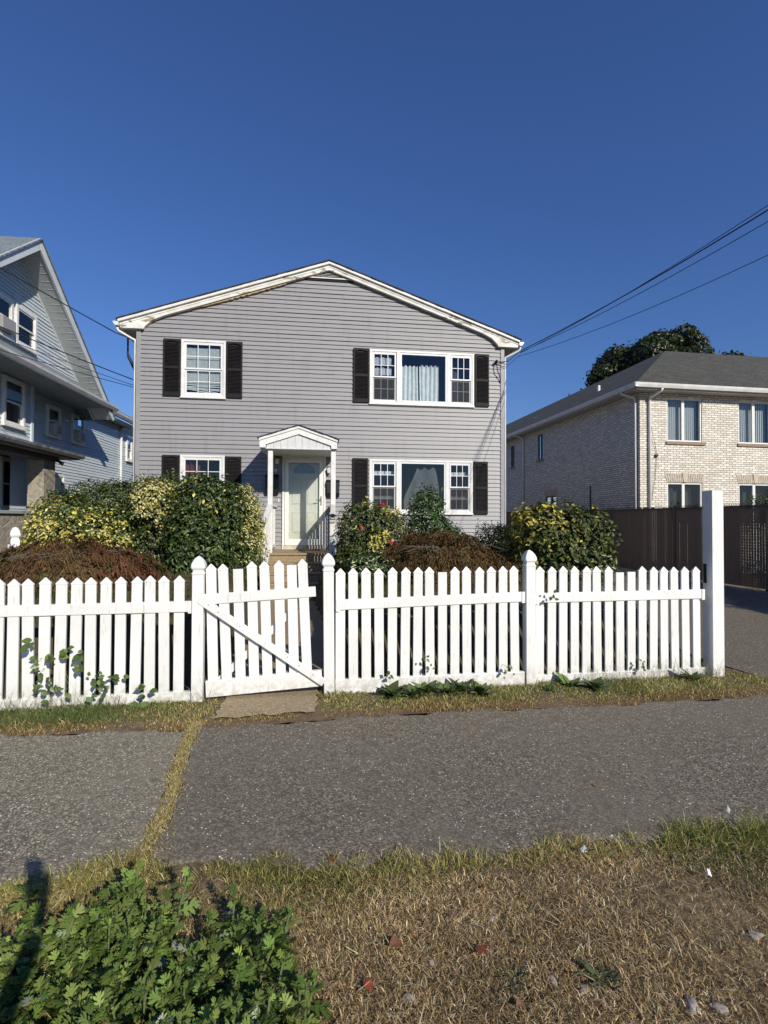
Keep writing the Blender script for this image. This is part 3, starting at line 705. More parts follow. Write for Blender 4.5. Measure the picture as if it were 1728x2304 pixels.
mb.tube([A, A + Vector((0, -.06, -.06)), A + Vector((.02, -.05, -.2)), A + Vector((.09, .0, -.35)), A + Vector((.12, .06, -.5))], .012, 6); mb.tube([A + Vector((0, .06, .03)), A + Vector((0, -.08, .03))], .03, 8)
o = mb.build('service_drop', WIRE, None, smooth=True); tag(o, 'black cable loops and clamp under the right eave of the grey house', 'cable')
C0 = Vector(local(-.45, -.1, 5.80))
wire(catenary(C0, (-16, -2, 11.6), .35), .011, 'black wire crossing the blue gable down to the grey house left gutter', 'wires at the left of the grey house')
D0 = Vector(local(-.10, 1.2, 4.95))
wire(catenary(D0, (-16, 0, 9.5), .5), .012, 'upper of the wires entering behind the grey house left corner', 'wires at the left of the grey house')
wire(catenary(D0 - Vector((0, 0, .12)), (-16, 0, 9.2), .6), .007, 'thin middle wire entering behind the grey house left corner', 'wires at the left of the grey house')
wire(catenary(D0 - Vector((0, 0, .14)), (-17, .5, 7.6), .4), .008, 'lowest slack wire entering behind the grey house left corner', 'wires at the left of the grey house')
mb = MB(); E0 = Vector(local(-.33, .35, 5.85)); F0 = Vector(local(-.04, .45, 5.1))
mb.tube([C0, E0], .011, 6)
for dz, r in ((0, .010), (-.08, .02), (-.12, .012)): mb.tube([E0, E0 + Vector((0, 0, -.35 + dz)), E0.lerp(F0, .6) + Vector((0, 0, -.28 + dz)), F0 + Vector((0, 0, dz))], r, 6)
o = mb.build('service_drop', WIRE, None, smooth=True); tag(o, 'black cable loops hanging under the left gutter of the grey house', 'cable')

# ------------------------------------------------------------------ picket fence
FYAW = .1577; FO = (-3.21, 4.3)
def fen(u, v=0):
    c, s_ = cos(FYAW), sin(FYAW); return (FO[0] + c * u - s_ * v, FO[1] + s_ * u + c * v)
def fence_v(X, Y):                                     # distance behind the fence line (arrays welcome)
    return -(X - FO[0]) * -sin(FYAW) * -1 + (Y - FO[1]) * cos(FYAW) if False else (X - FO[0]) * -sin(FYAW) + (Y - FO[1]) * cos(FYAW)
def fence_u(X, Y): return (X - FO[0]) * cos(FYAW) + (Y - FO[1]) * sin(FYAW)
POST_RINGS = [(1.135, .052), (1.142, .054), (1.150, .054), (1.156, .047), (1.170, .043), (1.184, .050), (1.192, .058), (1.206, .060), (1.228, .057), (1.255, .045), (1.278, .029), (1.292, .014), (1.298, .004)]
def fence_post(root, u, dz=0, v=0, lean=0):
    mb = MB().box(-.048, .048, -.048, .048, -.05, 1.135); p = mb.build('post', VINYL, root, bevel=.004); p.location = (u, v, dz); p.rotation_euler = (0, lean, 0)
    c = MB().loft(POST_RINGS).build('post_cap', VINYL, p, bevel=.002); return p
PICK = {}
def picket(root, u, zb, zt_, capped, tilt=0, v=0):
    h = zt_ - zb - .052
    key = round(h, 3)
    if key not in PICK:
        PICK[key] = (MB().box(-.0435, .0435, -.011, .011, 0, h).build('picket', VINYL, None, bevel=.002),
                     MB().add([(-.0455, -.014, h - .002), (.0455, -.014, h - .002), (.0455, .014, h - .002), (-.0455, .014, h - .002), (-.0455, -.014, h + .008), (.0455, -.014, h + .008), (.0455, .014, h + .008), (-.0455, .014, h + .008), (-.004, -.003, h + .054), (.004, -.003, h + .054), (.004, .003, h + .054), (-.004, .003, h + .054)],
                              [(0, 3, 2, 1), (0, 1, 5, 4), (1, 2, 6, 5), (2, 3, 7, 6), (3, 0, 4, 7), (4, 5, 9, 8), (5, 6, 10, 9), (6, 7, 11, 10), (7, 4, 8, 11), (8, 9, 10, 11)]).build('picket_cap', VINYL, None))
        p, c = PICK[key]; new = True
    else:
        p, c = (x.copy() for x in PICK[key]); new = False; COL.objects.link(p); COL.objects.link(c)
    p.parent = root; p.location = (u, v, zb); p.rotation_euler = (RNG.normal(0, .006), tilt + RNG.normal(0, .007), RNG.normal(0, .01))
    c.parent = p
    if not capped:
        if new: PICK.pop(key)
        bpy.data.objects.remove(c)
    return p
def rail(root, u0, u1, z0a, z0b, h, name='rail', d=.024):
    mb = MB().add([(u0, -d, z0a), (u1, -d, z0b), (u1, d, z0b), (u0, d, z0a), (u0, -d, z0a + h), (u1, -d, z0b + h), (u1, d, z0b + h), (u0, d, z0a + h)],
                  [(0, 3, 2, 1), (4, 5, 6, 7), (0, 1, 5, 4), (1, 2, 6, 5), (2, 3, 7, 6), (3, 0, 4, 7)])
    return mb.build(name, VINYL, root, bevel=.004)
def bracket(root, u, z, h, sg):
    mb = MB(); mb.box(u - .016, u + .016, -.031, -.0245, z - .004, z + h + .004); mb.box(u - .016, u + .016, -.030, .030, z - .012, z - .004)
    mb.tube([(u + sg * .004, -.034, z + h * .7), (u + sg * .004, -.029, z + h * .7)], .004, 6)
    mb.build('bracket', VINYL, root)
def panel(root, u0, u1, us, flat, zb, ra, rb, tipa, tipb, bot):
    rail(root, u0, u1, ra, rb, .093); rail(root, u0, u1, bot, bot, zb - bot, 'bottom_rail')
    bracket(root, u0 + .02, ra, .093, 1); bracket(root, u1 - .02, rb, .093, -1)
    for i, u in enumerate(us):
        t = (u - u0) / (u1 - u0); picket(root, u, zb - .02, tipa + (tipb - tipa) * t + RNG.normal(0, .003), i not in flat)
FL = empty('picket_fence', *fen(0), FYAW, 0, 'white picket fence run left of the open-slatted gate, vine growing through it', 'fence')
panel(FL, -.34, 1.54, [1.425 - .1207 * k for k in range(15)][::-1], (), .092, .782, .790, 1.098, 1.104, -.03)
panel(FL, -2.34, -.44, [-.555 - .1207 * k for k in range(15)][::-1], (), .08, .77, .78, 1.09, 1.095, -.03)
fence_post(FL, -.39, -.01); fence_post(FL, 1.587, -.018)
FR = empty('picket_fence', *fen(3.7), FYAW, 0, 'white picket fence run right of the gate with three pickets missing their points', 'fence')
O = 3.7
panel(FR, 2.800 - O, 4.648 - O, [2.846 + .1216 * k - O for k in range(15)], (8,), .135, .774, .815, 1.154, 1.158, 0)
panel(FR, 4.748 - O, 6.62 - O, [4.803 + .1238 * k - O for k in range(15)], (7, 8), .092, .80, .805, 1.152, 1.130, -.02)
fence_post(FR, 2.745 - O, 0, lean=-.012); fence_post(FR, 4.697 - O, .02)
TP = empty('gate_post', *fen(6.741), FYAW, 0, 'tall thick square white post at the right end of the picket fence', 'post')
mb = MB().box(-.067, .067, -.067, .067, -.05, 1.927); mb.build('post', VINYL, TP, bevel=.005)
mb = MB().box(-.03, .01, -.115, -.068, .93, 1.06); 
mb = MB().box(-.074, -.0665, .012, .050, .96, 1.16); mb.build('strike_plate', BLKMET, TP)
# gate: same boards, tilted up to the right
GT = empty('picket_gate', *fen(1.655, -.0), FYAW, 0, 'white picket gate with diagonal braces, sagging out of square between its posts', 'gate'); gt = empty('frame', 0, 0)
bpy.data.objects.remove(gt); GT.rotation_euler = (0, -.054, FYAW)
rail(GT, -.012, 1.012, .850, .850, .09); rail(GT, .008, 1.03, .030, .030, .145, 'bottom_rail')
for i in range(8): picket(GT, .072 + .1182 * i, .16, 1.203 - (.006 if i % 3 else 0), i not in (2, 6), .024)
b = MB(); b.bar((-.005, -.040, .905), (.50, -.040, .50), .026, .072); b.build('brace', VINYL, GT, bevel=.004)
b = MB(); b.bar((.495, -.041, .505), (1.045, -.041, .065), .024, .070); b.build('brace', VINYL, GT, bevel=.004)
b = MB(); b.bar((.10, .042, .14), (.96, .042, .87), .024, .060); b.build('brace', VINYL, GT, bevel=.004)
b = MB()
for x, z in ((.07, .85), (.15, .78), (.33, .64), (.73, .33), (.83, .245), (.95, .15)): b.tube([(x, -.056, z), (x, -.052, z)], .0045, 6)
b.build('screw', BLKMET, GT)
b = MB(); b.box(-.03, .0, -.03, -.024, .86, .93); b.build('hinge', BLKMET, GT)

# side fence behind, at the far left
SF = empty('picket_fence', -5.77, 8.0, pi / 2 + .7, .12, 'short rounded white picket fence and post by the stone wall at the far left', 'fence')
p = MB().box(-.06, .06, -.06, .06, 0, 1.17).build('post', VINYL, SF, bevel=.006)
MB().loft([(1.165, .062), (1.175, .05), (1.20, .05), (1.21, .068), (1.25, .068), (1.30, .058), (1.345, .034), (1.36, .01)]).build('post_cap', VINYL, p, smooth=True)
for k in list(range(1, 9)) + [-1, -2, -3]:
    x = .06 + .14 * k if k > 0 else -.06 + .14 * k
    q = MB(); q.prism([(-.035, 0), (.035, 0), (.035, .98), (.028, 1.02), (0, 1.04), (-.028, 1.02), (-.035, .98)], -.012, .012); o = q.build('picket', VINYL, SF); o.location = (x, 0, 0)
rail(SF, .06, 1.3, .68, .68, .07); rail(SF, -.7, -.06, .68, .68, .07)

# ------------------------------------------------------------------ the blue house
BL = empty('blue_house', -8.1, 13.0, pi / 2 + .105, 0, 'pale blue clapboard house with steep side gable and stone porch, cut by the left edge', 'house')
WV = -.35; KW = (6.693 + WV) / 6.693; mu = lambda u: -13.777 + (u + 13.777) * KW; mz = lambda z: 1.6 + (z - 1.6) * KW
bw = MB()
siding(bw, mu(-2.3), 7.6, 1.0, 4.62, [(mu(a), mu(b), mz(c), mz(d)) for a, b, c, d in ((-.98, -.40, 3.60, 4.32), (.2, .82, 3.62, 4.34), (3.76, 4.66, 3.56, 4.30), (-.9, -.2, 2.3, 2.75))], d=.014, E=.0725, tr=lambda u, v, z: (u, v + WV, z))
bw.build('side_wall', BLUESIDE, BL, fix=False)
bw = MB(); siding(bw, -9, -2.0, 1.0, 2.98, [(-2.60, -1.92, 1.84, 2.86)], d=.014, E=.0725); siding(bw, -9, -2.66, 2.95, 4.5, [(-3.60, -2.98, 3.40, 4.28)], tr=lambda u, v, z: (u, v - .6, z), d=.014, E=.0725)
bw.build('bay_wall', BLUESIDE, BL, fix=False)
bw = MB(); siding(bw, 0, .42, 2.95, 4.5, [(.10, .32, 3.1, 4.2)], tr=lambda u, v, z: (-2.66 + .80 * u + v * .6, -.6 + .60 * u + v * .7, z), d=.014, E=.0725); bw.build('bay_return', BLUESIDE, BL, fix=False)
for q_ in ((-2.70, -2.62, -.635, -.57, 1.8, 4.45), (-2.40, -2.33, -.40, -.33, 2.95, 4.45)): MB().box(*q_).build('corner_board', mk('blue_white_trim', (.55, .63, .68), .5), BL, bevel=.005)
# gable wall and roof; apex u=-3.6
ga = lambda u: 6.86 - .80 * abs(u + 3.6)
bw = MB(); siding(bw, -9, 3, 4.62, 6.8, [(-3.60, -3.00, 4.92, 5.60), (-4.68, -3.76, 4.92, 5.60)], lo=lambda z: -3.6 - (6.78 - z) / .80, hi=lambda z: -3.6 + (6.78 - z) / .80, tr=lambda u, v, z: (u, v - .8, z), d=.014, E=.0725)
bw.build('gable_wall', BLUESIDE, BL, fix=False)
bw = MB()
for sg in (-1, 1):                                                # sloping boarded soffit between the wall and the barge board
    e = 3.25 if sg > 0 else 3.0
    a, b_ = (-3.6, 6.70), (-3.6 + sg * e, 6.70 - .80 * e); n = 26
    for k in range(n):
        p0 = [a[i] + (b_[i] - a[i]) * k / n for i in (0, 1)]; p1 = [a[i] + (b_[i] - a[i]) * (k + 1) / n for i in (0, 1)]
        bw.add([(p0[0], -.8, p0[1]), (p1[0], -.8, p1[1]), (p1[0], -1.2, p1[1] + .006), (p0[0], -1.2, p0[1] + .006)], [(0, 1, 2, 3)])
        bw.add([(p0[0], -.8, p0[1]), (p0[0], -1.2, p0[1]), (p0[0], -1.2, p0[1] + .006)], [(0, 1, 2)])
bw.build('boarded_soffit', CREAMSIDE, BL, fix=False)
bw = MB()
for sg in (-1, 1):
    e = 3.42 if sg > 0 else 3.6
    pl = [(-3.6, 6.90), (-3.6 + sg * e, 6.90 - .8 * e), (-3.6 + sg * (e - .10), 6.90 - .8 * e - .08), (-3.6 + sg * (e - .18), 6.90 - .8 * e - .03), (-3.6, 6.68)]
    bw.prism(pl if sg > 0 else pl[::-1], -1.24, -1.20)
    pl = [(-3.6, 6.72), (-3.6 + sg * (e - .2), 6.72 - .8 * (e - .2)), (-3.6 + sg * (e - .2), 6.66 - .8 * (e - .2)), (-3.6, 6.66)]
    bw.prism(pl if sg > 0 else pl[::-1], -.83, -.79)
bw.build('barge_board', mk('blue_barge', (.66, .70, .70), .5, (.56, .60, .60), 5), BL, bevel=.004)
def uvroof(name, quads, mat, parent):
    me = bpy.data.meshes.new(name); vs = []; fs = []; uv = []
    for q in quads:
        b0 = len(vs); vs += q; fs.append(tuple(range(b0, b0 + len(q))))
        o = Vector(q[0]); e = (Vector(q[1]) - o).normalized(); nn = e.cross(Vector(q[2]) - o).normalized(); f = nn.cross(e)
        uv += [((Vector(p) - o).dot(e), (Vector(p) - o).dot(f)) for p in q]
    me.from_pydata(vs, [], fs); me.materials.append(mat); l = me.uv_layers.new(name='UVMap')
    for i, c in enumerate(uv): l.data[i].uv = c
    o = bpy.data.objects.new(name, me); COL.objects.link(o); o.parent = parent
    sd = o.modifiers.new('Solidify', 'SOLIDIFY'); sd.thickness = .03; sd.offset = 1
    return o
R_ = [[(-7.25, -1.27, 3.98), (-7.25, 6, 3.98), (-3.6, 6, 6.90), (-3.6, -1.27, 6.90)], [(-.14, 6, 4.13), (-.14, -1.27, 4.13), (-3.6, -1.27, 6.90), (-3.6, 6, 6.90)]]
R_ += [[(-9, -1.28, 4.44), (-.2, -1.28, 4.44), (-.75, -.79, 4.80), (-9, -.79, 4.80)]]
R_ += [[(-1.3, -.72, 4.60), (2.75, -.72, 4.66), (.3, 2.4, 6.3), (-1.3, 2.4, 6.3)], [(2.75, -.72, 4.66), (7.7, -.3, 4.66), (7.7, 2.4, 6.0), (.3, 2.4, 6.3)]]
BR = uvroof('roof', R_, SH_BLUE, BL)
mb = MB(); mb.tube([(1.2, 1.7, 5.6), (1.2, 1.7, 6.30)], .07, 8); mb.tube([(1.2, 1.7, 6.28), (1.2, 1.7, 6.36)], .12, 8); mb.build('vent_pipe', METAL, BR)
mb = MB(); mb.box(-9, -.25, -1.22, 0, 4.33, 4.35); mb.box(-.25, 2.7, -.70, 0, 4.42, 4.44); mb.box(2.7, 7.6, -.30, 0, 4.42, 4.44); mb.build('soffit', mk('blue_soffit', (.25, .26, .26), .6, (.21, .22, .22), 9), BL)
mb = MB(); prof = [(-1.22, 4.34), (-1.22, 4.44), (-1.35, 4.445), (-1.34, 4.40), (-1.30, 4.34)]; mb.prism_x(prof, -9, -.18)
prof = [(-.70, 4.50), (-.70, 4.60), (-.83, 4.605), (-.82, 4.56), (-.78, 4.50)]; mb.prism_x(prof, -.45, 2.75)
mb.tube([(2.7, -.76, 4.5), (2.9, -.4, 4.45), (mu(3.28), -.42, 4.36), (mu(3.28), -.40, 4.2), (mu(3.28), -.40, 1.5)], .035, 8); mb.build('gutter', ALU, BL)
def simple_window(root, u0, u1, z0, z1, v, grid=(1, 1), trim=.06, name='window', mat=None):
    mb = MB(); frame_rect(mb, u0, u1, z0, z1, trim, v - .04, v + .03); mb.box(u0 - .02, u1 + .02, v - .06, v, z0 - .03, z0 + .004)
    zm = (z0 + z1) / 2; frame_rect(mb, u0 + trim, u1 - trim, zm - .02, z1 - trim, .028, v - .025, v); frame_rect(mb, u0 + trim, u1 - trim, z0 + trim, zm + .018, .03, v + .002, v + .025)
    wi = mb.build(name, mat or TRIM, root, bevel=.004)
    pane(u0 + trim, u1 - trim, zm, z1 - trim, v - .012, wi); pane(u0 + trim, u1 - trim, z0 + trim, zm, v + .014, wi)
    return wi
wb = simple_window(BL, -3.62, -2.96, 3.38, 4.30, -.62); pane(-3.56, -3.02, 3.86, 4.24, -.50, wb, mk('shade_cloth', (.5, .5, .46), .8), 'blind'); pane(-3.56, -3.02, 3.44, 3.84, -.47, wb, mk('lace_dark', (.22, .2, .17), .8), 'curtain')
simple_window(BL, -2.66, -1.90, 1.80, 2.88, -.02)
for a, b_, c, d in ((-.99, -.39, 3.60, 4.33), (.19, .83, 3.61, 4.35)):
    a, b_, c, d = mu(a), mu(b_), mz(c), mz(d); wi = simple_window(BL, a, b_, c, d, WV - .02); pane(a + .06, b_ - .06, c + .36, d - .06, WV + .08, wi, mk('shade_grey', (.25, .27, .28), .8), 'blind')
    if c and a < -.5:
        m_ = MB(); m_.box(a + .12, b_ - .12, WV - .16, WV + .1, c + .05, c + .28); ac = m_.build('air_conditioner', mk('ac_beige', (.50, .48, .42), .6), wi, bevel=.01)
        m_ = MB(); m_.tube([(a + .29, WV - .164, c + .165), (a + .29, WV - .162, c + .165)], .085, 14); m_.box(a + .14, b_ - .14, WV - .163, WV - .161, c + .07, c + .09); m_.build('grille', mk('ac_grille', (.20, .19, .17), .7, (.45, .42, .38), 60), ac)
wi = simple_window(BL, mu(3.74), mu(4.19), mz(3.55), mz(4.32), WV - .02); wi = simple_window(BL, mu(4.22), mu(4.68), mz(3.55), mz(4.32), WV - .02)
simple_window(BL, -3.63, -2.97, 4.90, 5.63, -.82)
wi = simple_window(BL, -4.71, -3.73, 4.90, 5.63, -.82)
m_ = MB(); m_.box(-4.20, -3.82, -.96, -.7, 4.97, 5.20); ac = m_.build('air_conditioner', mk('ac_grey', (.30, .30, .29), .6), wi, bevel=.01)
simple_window(BL, mu(-.92), mu(-.18), mz(1.9), mz(2.72), WV - .02)
# inner block so that the rooms are dark and closed
mb = MB(); mb.box(-8.9, 7.5, .5, 7, .2, 4.3); mb.box(-8.9, -.6, -.2, 6, 4.36, 4.5); mb.build('inner_wall', DARKROOM, BL)
mb = MB(); mb.box(-9, 7.6, -.02, .5, .0, 1.0); mb.build('foundation', STONE, BL)
# porch: stone wall with cap, pillar, flat eave
mb = MB(); mb.box(-9, -2.93, -1.0, -.72, 0, 1.70); mb.build('porch_wall', STONE, BL)
mb = MB(); mb.box(-9, -2.93, -1.04, -.70, 1.702, 1.76); mb.build('wall_cap', mk('cap_stone', (.33, .36, .38), .7), BL, bevel=.006)
mb = MB(); mb.box(-2.925, -2.50, -1.0, -.70, 0, 2.80); mb.build('porch_pillar', STONE, BL, bevel=.006)
mb = MB(); mb.box(-9, -2.42, -1.02, -.66, 2.80, 2.90); mb.build('porch_beam', mk('brown_beam', (.10, .085, .07), .7), BL)
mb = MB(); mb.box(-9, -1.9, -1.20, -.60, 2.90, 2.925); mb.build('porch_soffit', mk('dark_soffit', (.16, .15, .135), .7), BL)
pr_ = uvroof('porch_roof', [[(-9, -1.28, 2.99), (-1.88, -1.28, 2.99), (-1.88, -.02, 3.14), (-9, -.02, 3.14)]], SH_BLUE, BL)
mb = MB(); mb.prism_x([(-1.2, 2.925), (-1.2, 3.0), (-1.31, 3.005), (-1.30, 2.97), (-1.27, 2.925)], -9, -1.86); mb.build('porch_gutter', mk('weathered_gutter', (.35, .36, .35), .5, (.2, .2, .19), 6), BL)
mb = MB(); mb.tube([(-2.47, -1.0, 2.85), (-2.47, -1.1, 2.78), (-2.45, -1.14, 2.76)], [.02, .035, .05], 8); mb.build('flood_lamp', BLKMET, BL)

# the blue house stands 1.4 times as far off as first plotted: give its meshes their true size (and the root the true spot)
def resize(o, k, dz):
    for c in o.children:
        if c.type == 'MESH':
            c.data.transform(Matrix.Translation((0, 0, dz)) @ Matrix.Scale(k, 4))
            if c.data.uv_layers:
                for l in c.data.uv_layers[0].data: l.uv = l.uv * k
        resize(c, k, dz)
resize(BL, 1.4, -.64); BL.location = (-8.1 * 1.4, 13.0 * 1.4, 0)

# ------------------------------------------------------------------ the brick house
BK = empty('brick_house', 7.6536, 15.2657, .16, 0, 'two-storey cream brick house with grey hipped roof behind the slatted fence', 'house')
def wall_holes(L, z0, z1, holes, tr, name):
    mb = MB(); xs = sorted(set([0, L] + [h[i] for h in holes for i in (0, 1)])); zs = sorted(set([z0, z1] + [h[i] for h in holes for i in (2, 3)]))
    for i in range(len(xs) - 1):
        for j in range(len(zs) - 1):
            mx, mz = (xs[i] + xs[i + 1]) / 2, (zs[j] + zs[j + 1]) / 2
            if any(h[0] < mx < h[1] and h[2] < mz < h[3] for h in holes): continue
            mb.add([tr(xs[i], 0, zs[j]), tr(xs[i + 1], 0, zs[j]), tr(xs[i + 1], 0, zs[j + 1]), tr(xs[i], 0, zs[j + 1])], [(0, 1, 2, 3)])
    for h in holes:
        a, b_, c, d = h; q = .10
        for p in ([(a, 0, c), (a, q, c), (a, q, d), (a, 0, d)], [(b_, 0, c), (b_, 0, d), (b_, q, d), (b_, q, c)], [(a, 0, d), (a, q, d), (b_, q, d), (b_, 0, d)], [(a, 0, c), (b_, 0, c), (b_, q, c), (a, q, c)]):
            mb.add([tr(*x) for x in p], [(0, 1, 2, 3)])
    return mb.build(name, BRICK, BK, fix=False)
fh = [(.90, 2.10, 4.03, 5.36), (3.365, 4.56, 4.03, 5.36), (.90, 2.10, 1.5, 2.79), (3.365, 4.56, 1.5, 2.79), (6.0, 7.2, 4.03, 5.36), (6.0, 7.2, 1.5, 2.79)]
wall_holes(14, 0, 5.47, fh, lambda u, v, z: (u, v, z), 'front_wall')
sh = [(6.21, 6.70, 4.20, 5.27), (9.13, 9.56, 4.20, 5.22), (5.10, 6.02, 1.6, 2.62)]
wall_holes(30, 0, 5.47, sh, lambda u, v, z: (v, u, z), 'side_wall')
mb = MB(); mb.box(.3, 13.9, .35, 29.9, 0, 5.4); mb.build('inner_wall', mk('room_dark', (.05, .05, .05), .9), BK)
def casement(u0, u1, z0, z1, tr, curtain, fm=None):
    mb = MB(); v = .055
    frame_rect(mb, u0, u1, z0, z1, .05, v - .03, v + .03); um = u0 + (u1 - u0) * .47; mb.box(um - .045, um + .045, v - .032, v + .02, z0 + .05, z1 - .05)
    mb.v = [tr(*p) for p in mb.v]; wi = mb.build('window', fm or TRIM, BK)
    for a, b_ in ((u0 + .05, um - .045), (um + .045, u1 - .05)):
        m2 = MB(); m2.add([tr(a, v, z0 + .05), tr(b_, v, z0 + .05), tr(b_, v, z1 - .05), tr(a, v, z1 - .05)], [(0, 1, 2, 3)]); m2.build('pane', GLASS, wi, fix=False)
    if curtain:
        for a, b_ in curtain:
            m2 = MB(); n = 16
            for k in range(n):
                x = u0 + (u1 - u0) * (a + (b_ - a) * k / n); x2 = u0 + (u1 - u0) * (a + (b_ - a) * (k + 1) / n)
                m2.add([tr(x, .18, z0), tr(x2, .20, z0), tr(x2, .20, z1), tr(x, .18, z1)], [(0, 1, 2, 3)])
            m2.build('vertical_blind', mk('blind_white', (.52, .55, .56), .7), wi, fix=False)
idt = lambda u, v, z: (u, v, z); sdt = lambda u, v, z: (v, u, z)
for i, h in enumerate(fh): casement(*h, idt, [(.04, .97)] if i in (0, 1, 4) else [(.04, .28), (.56, .8)])
for h in sh: casement(*h, sdt, None, mk('brown_sash', (.12, .10, .08), .6))
mb = MB()
for h in fh:
    if h[2] > 3: mb.box(h[0] - .04, h[1] + .09, -.045, .10, h[2] - .09, h[2] + .002)
for i in (0, 1, 4):
    h = fh[i]; m2 = MB(); m2.box(h[0] - .04, h[1] + .09, -.045, .05, h[2] - .09, h[2] - .001); m2.build('sill', SILLBR, BK)
for h in sh[:2]: m2 = MB(); m2.box(-.04, .05, h[0] - .06, h[1] + .06, h[2] - .09, h[2] - .001); m2.build('sill', SILLBR, BK)
def lintel(u0, u1, z, tr):
    m2 = MB(); n = 17; c = (u0 + u1) / 2
    for k in range(n):
        a, b_ = u0 - .02 + (u1 - u0 + .04) * k / n, u0 - .02 + (u1 - u0 + .04) * (k + 1) / n - .012
        f = lambda x: (x - c) * .10
        m2.add([tr(a, -.012, z), tr(b_, -.012, z), tr(b_ + f(b_), -.012, z + .25), tr(a + f(a), -.012, z + .25), tr(a, .01, z), tr(b_, .01, z), tr(b_ + f(b_), .01, z + .25), tr(a + f(a), .01, z + .25)],
               [(0, 1, 2, 3), (0, 4, 5, 1), (1, 5, 6, 2), (2, 6, 7, 3), (3, 7, 4, 0)])
    m2.build('lintel', mk('lintel_brick', (.56, .50, .40), .85, (.40, .34, .27), 12), BK, fix=False)
    m2 = MB(); P_ = [(c - .06, z), (c + .06, z), (c + .10, z + .28), (c - .10, z + .28)]
    m2.add([tr(x, -.03, q) for x, q in P_] + [tr(x, .0, q) for x, q in P_], [(0, 1, 2, 3), (0, 4, 5, 1), (1, 5, 6, 2), (2, 6, 7, 3), (3, 7, 4, 0)]); m2.build('keystone', KEYST, BK, fix=False)
for i in (2, 3, 5): lintel(fh[i][0], fh[i][1], 2.80, idt)
lintel(5.10, 6.02, 2.63, sdt)
EZ = 5.62; d = 3.9; RZ = 8.2; ov = .38
rq = [[(-ov, -ov, EZ), (14 + ov, -ov, EZ), (14 - d, d, RZ), (d, d, RZ)], [(-ov, 31, EZ), (-ov, -ov, EZ), (d, d, RZ), (d, 31, RZ)], [(14 + ov, -ov, EZ), (14 + ov, 31, EZ), (14 - d, 31, RZ), (14 - d, d, RZ)], [(d, d, RZ), (14 - d, d, RZ), (14 - d, 31, RZ - .2), (d, 31, RZ)]]
RF = uvroof('roof', rq, SH_BRICK, BK)
mb = MB(); mb.tube([(1.1, 3.9, 6.2), (1.1, 3.9, 6.75)], .06, 8); mb.build('vent_pipe', TRIM, RF)
mb = MB(); mb.box(1.3, 1.7, 9.5, 9.8, 6.55, 6.68); mb.build('roof_vent', METAL, RF)
mb = MB(); mb.prism_x([(-ov, EZ - .1), (-ov, EZ + .02), (-ov - .12, EZ + .025), (-ov - .11, EZ - .03), (-ov - .08, EZ - .1)], -ov - .1, 14.4); mb.build('gutter', ALU, BK)
mb = MB(); mb.prism([(-ov, EZ - .1), (-ov - .08, EZ - .1), (-ov - .11, EZ - .03), (-ov - .12, EZ + .025), (-ov, EZ + .02)], -ov - .1, 31); mb.build('gutter', ALU, BK)
mb = MB(); mb.box(-ov, 14.3, -ov + .01, -.001, 5.48, 5.50); mb.box(-ov, -.001, 0, 31, 5.48, 5.50); mb.box(-ov - .001, 14.3, -ov - .002, -ov + .01, 5.47, 5.60); mb.box(-ov - .002, -ov + .01, -ov + .01, 31, 5.47, 5.60); mb.build('soffit', SOFFIT, BK)
for pts in ([(.42, -ov - .05, 5.52), (.42, -ov - .03, 5.46), (.29, -.08, 5.33), (.29, -.05, 5.24), (.29, -.05, .2)], [(-ov - .05, .25, 5.52), (-ov - .03, .25, 5.46), (-.08, .14, 5.33), (-.05, .14, 5.24), (-.05, .14, .2)],
            [(-ov - .05, 8.2, 5.52), (-.08, 8.05, 5.38), (-.05, 8.05, 5.2), (-.05, 8.05, .2)]):
    MB().tube(pts, .042, 8).build('downspout', ALU, BK, smooth=True)
mb = MB(); mb.tube([(.30, -.08, 4.5), (.42, -.05, 4.1), (.52, -.03, 3.75), (.53, -.03, 3.5), (.48, -.03, 2.9), (.36, -.03, 2.2)], .006, 5); mb.build('cable', WIRE, BK)
mb = MB(); mb.box(.48, .56, -.06, 0, 3.54, 3.62); mb.build('vent_cap', BLKMET, BK)
p = (6.95, 17.2); pl_ = MB().tube([(0, 0, 0), (0, 0, 2.70)], .028, 8).build('metal_pole', BLKMET, None); pl_.location = (p[0], p[1], .1); tag(pl_, 'thin dark pole standing against the shaded brick side wall', 'pole')

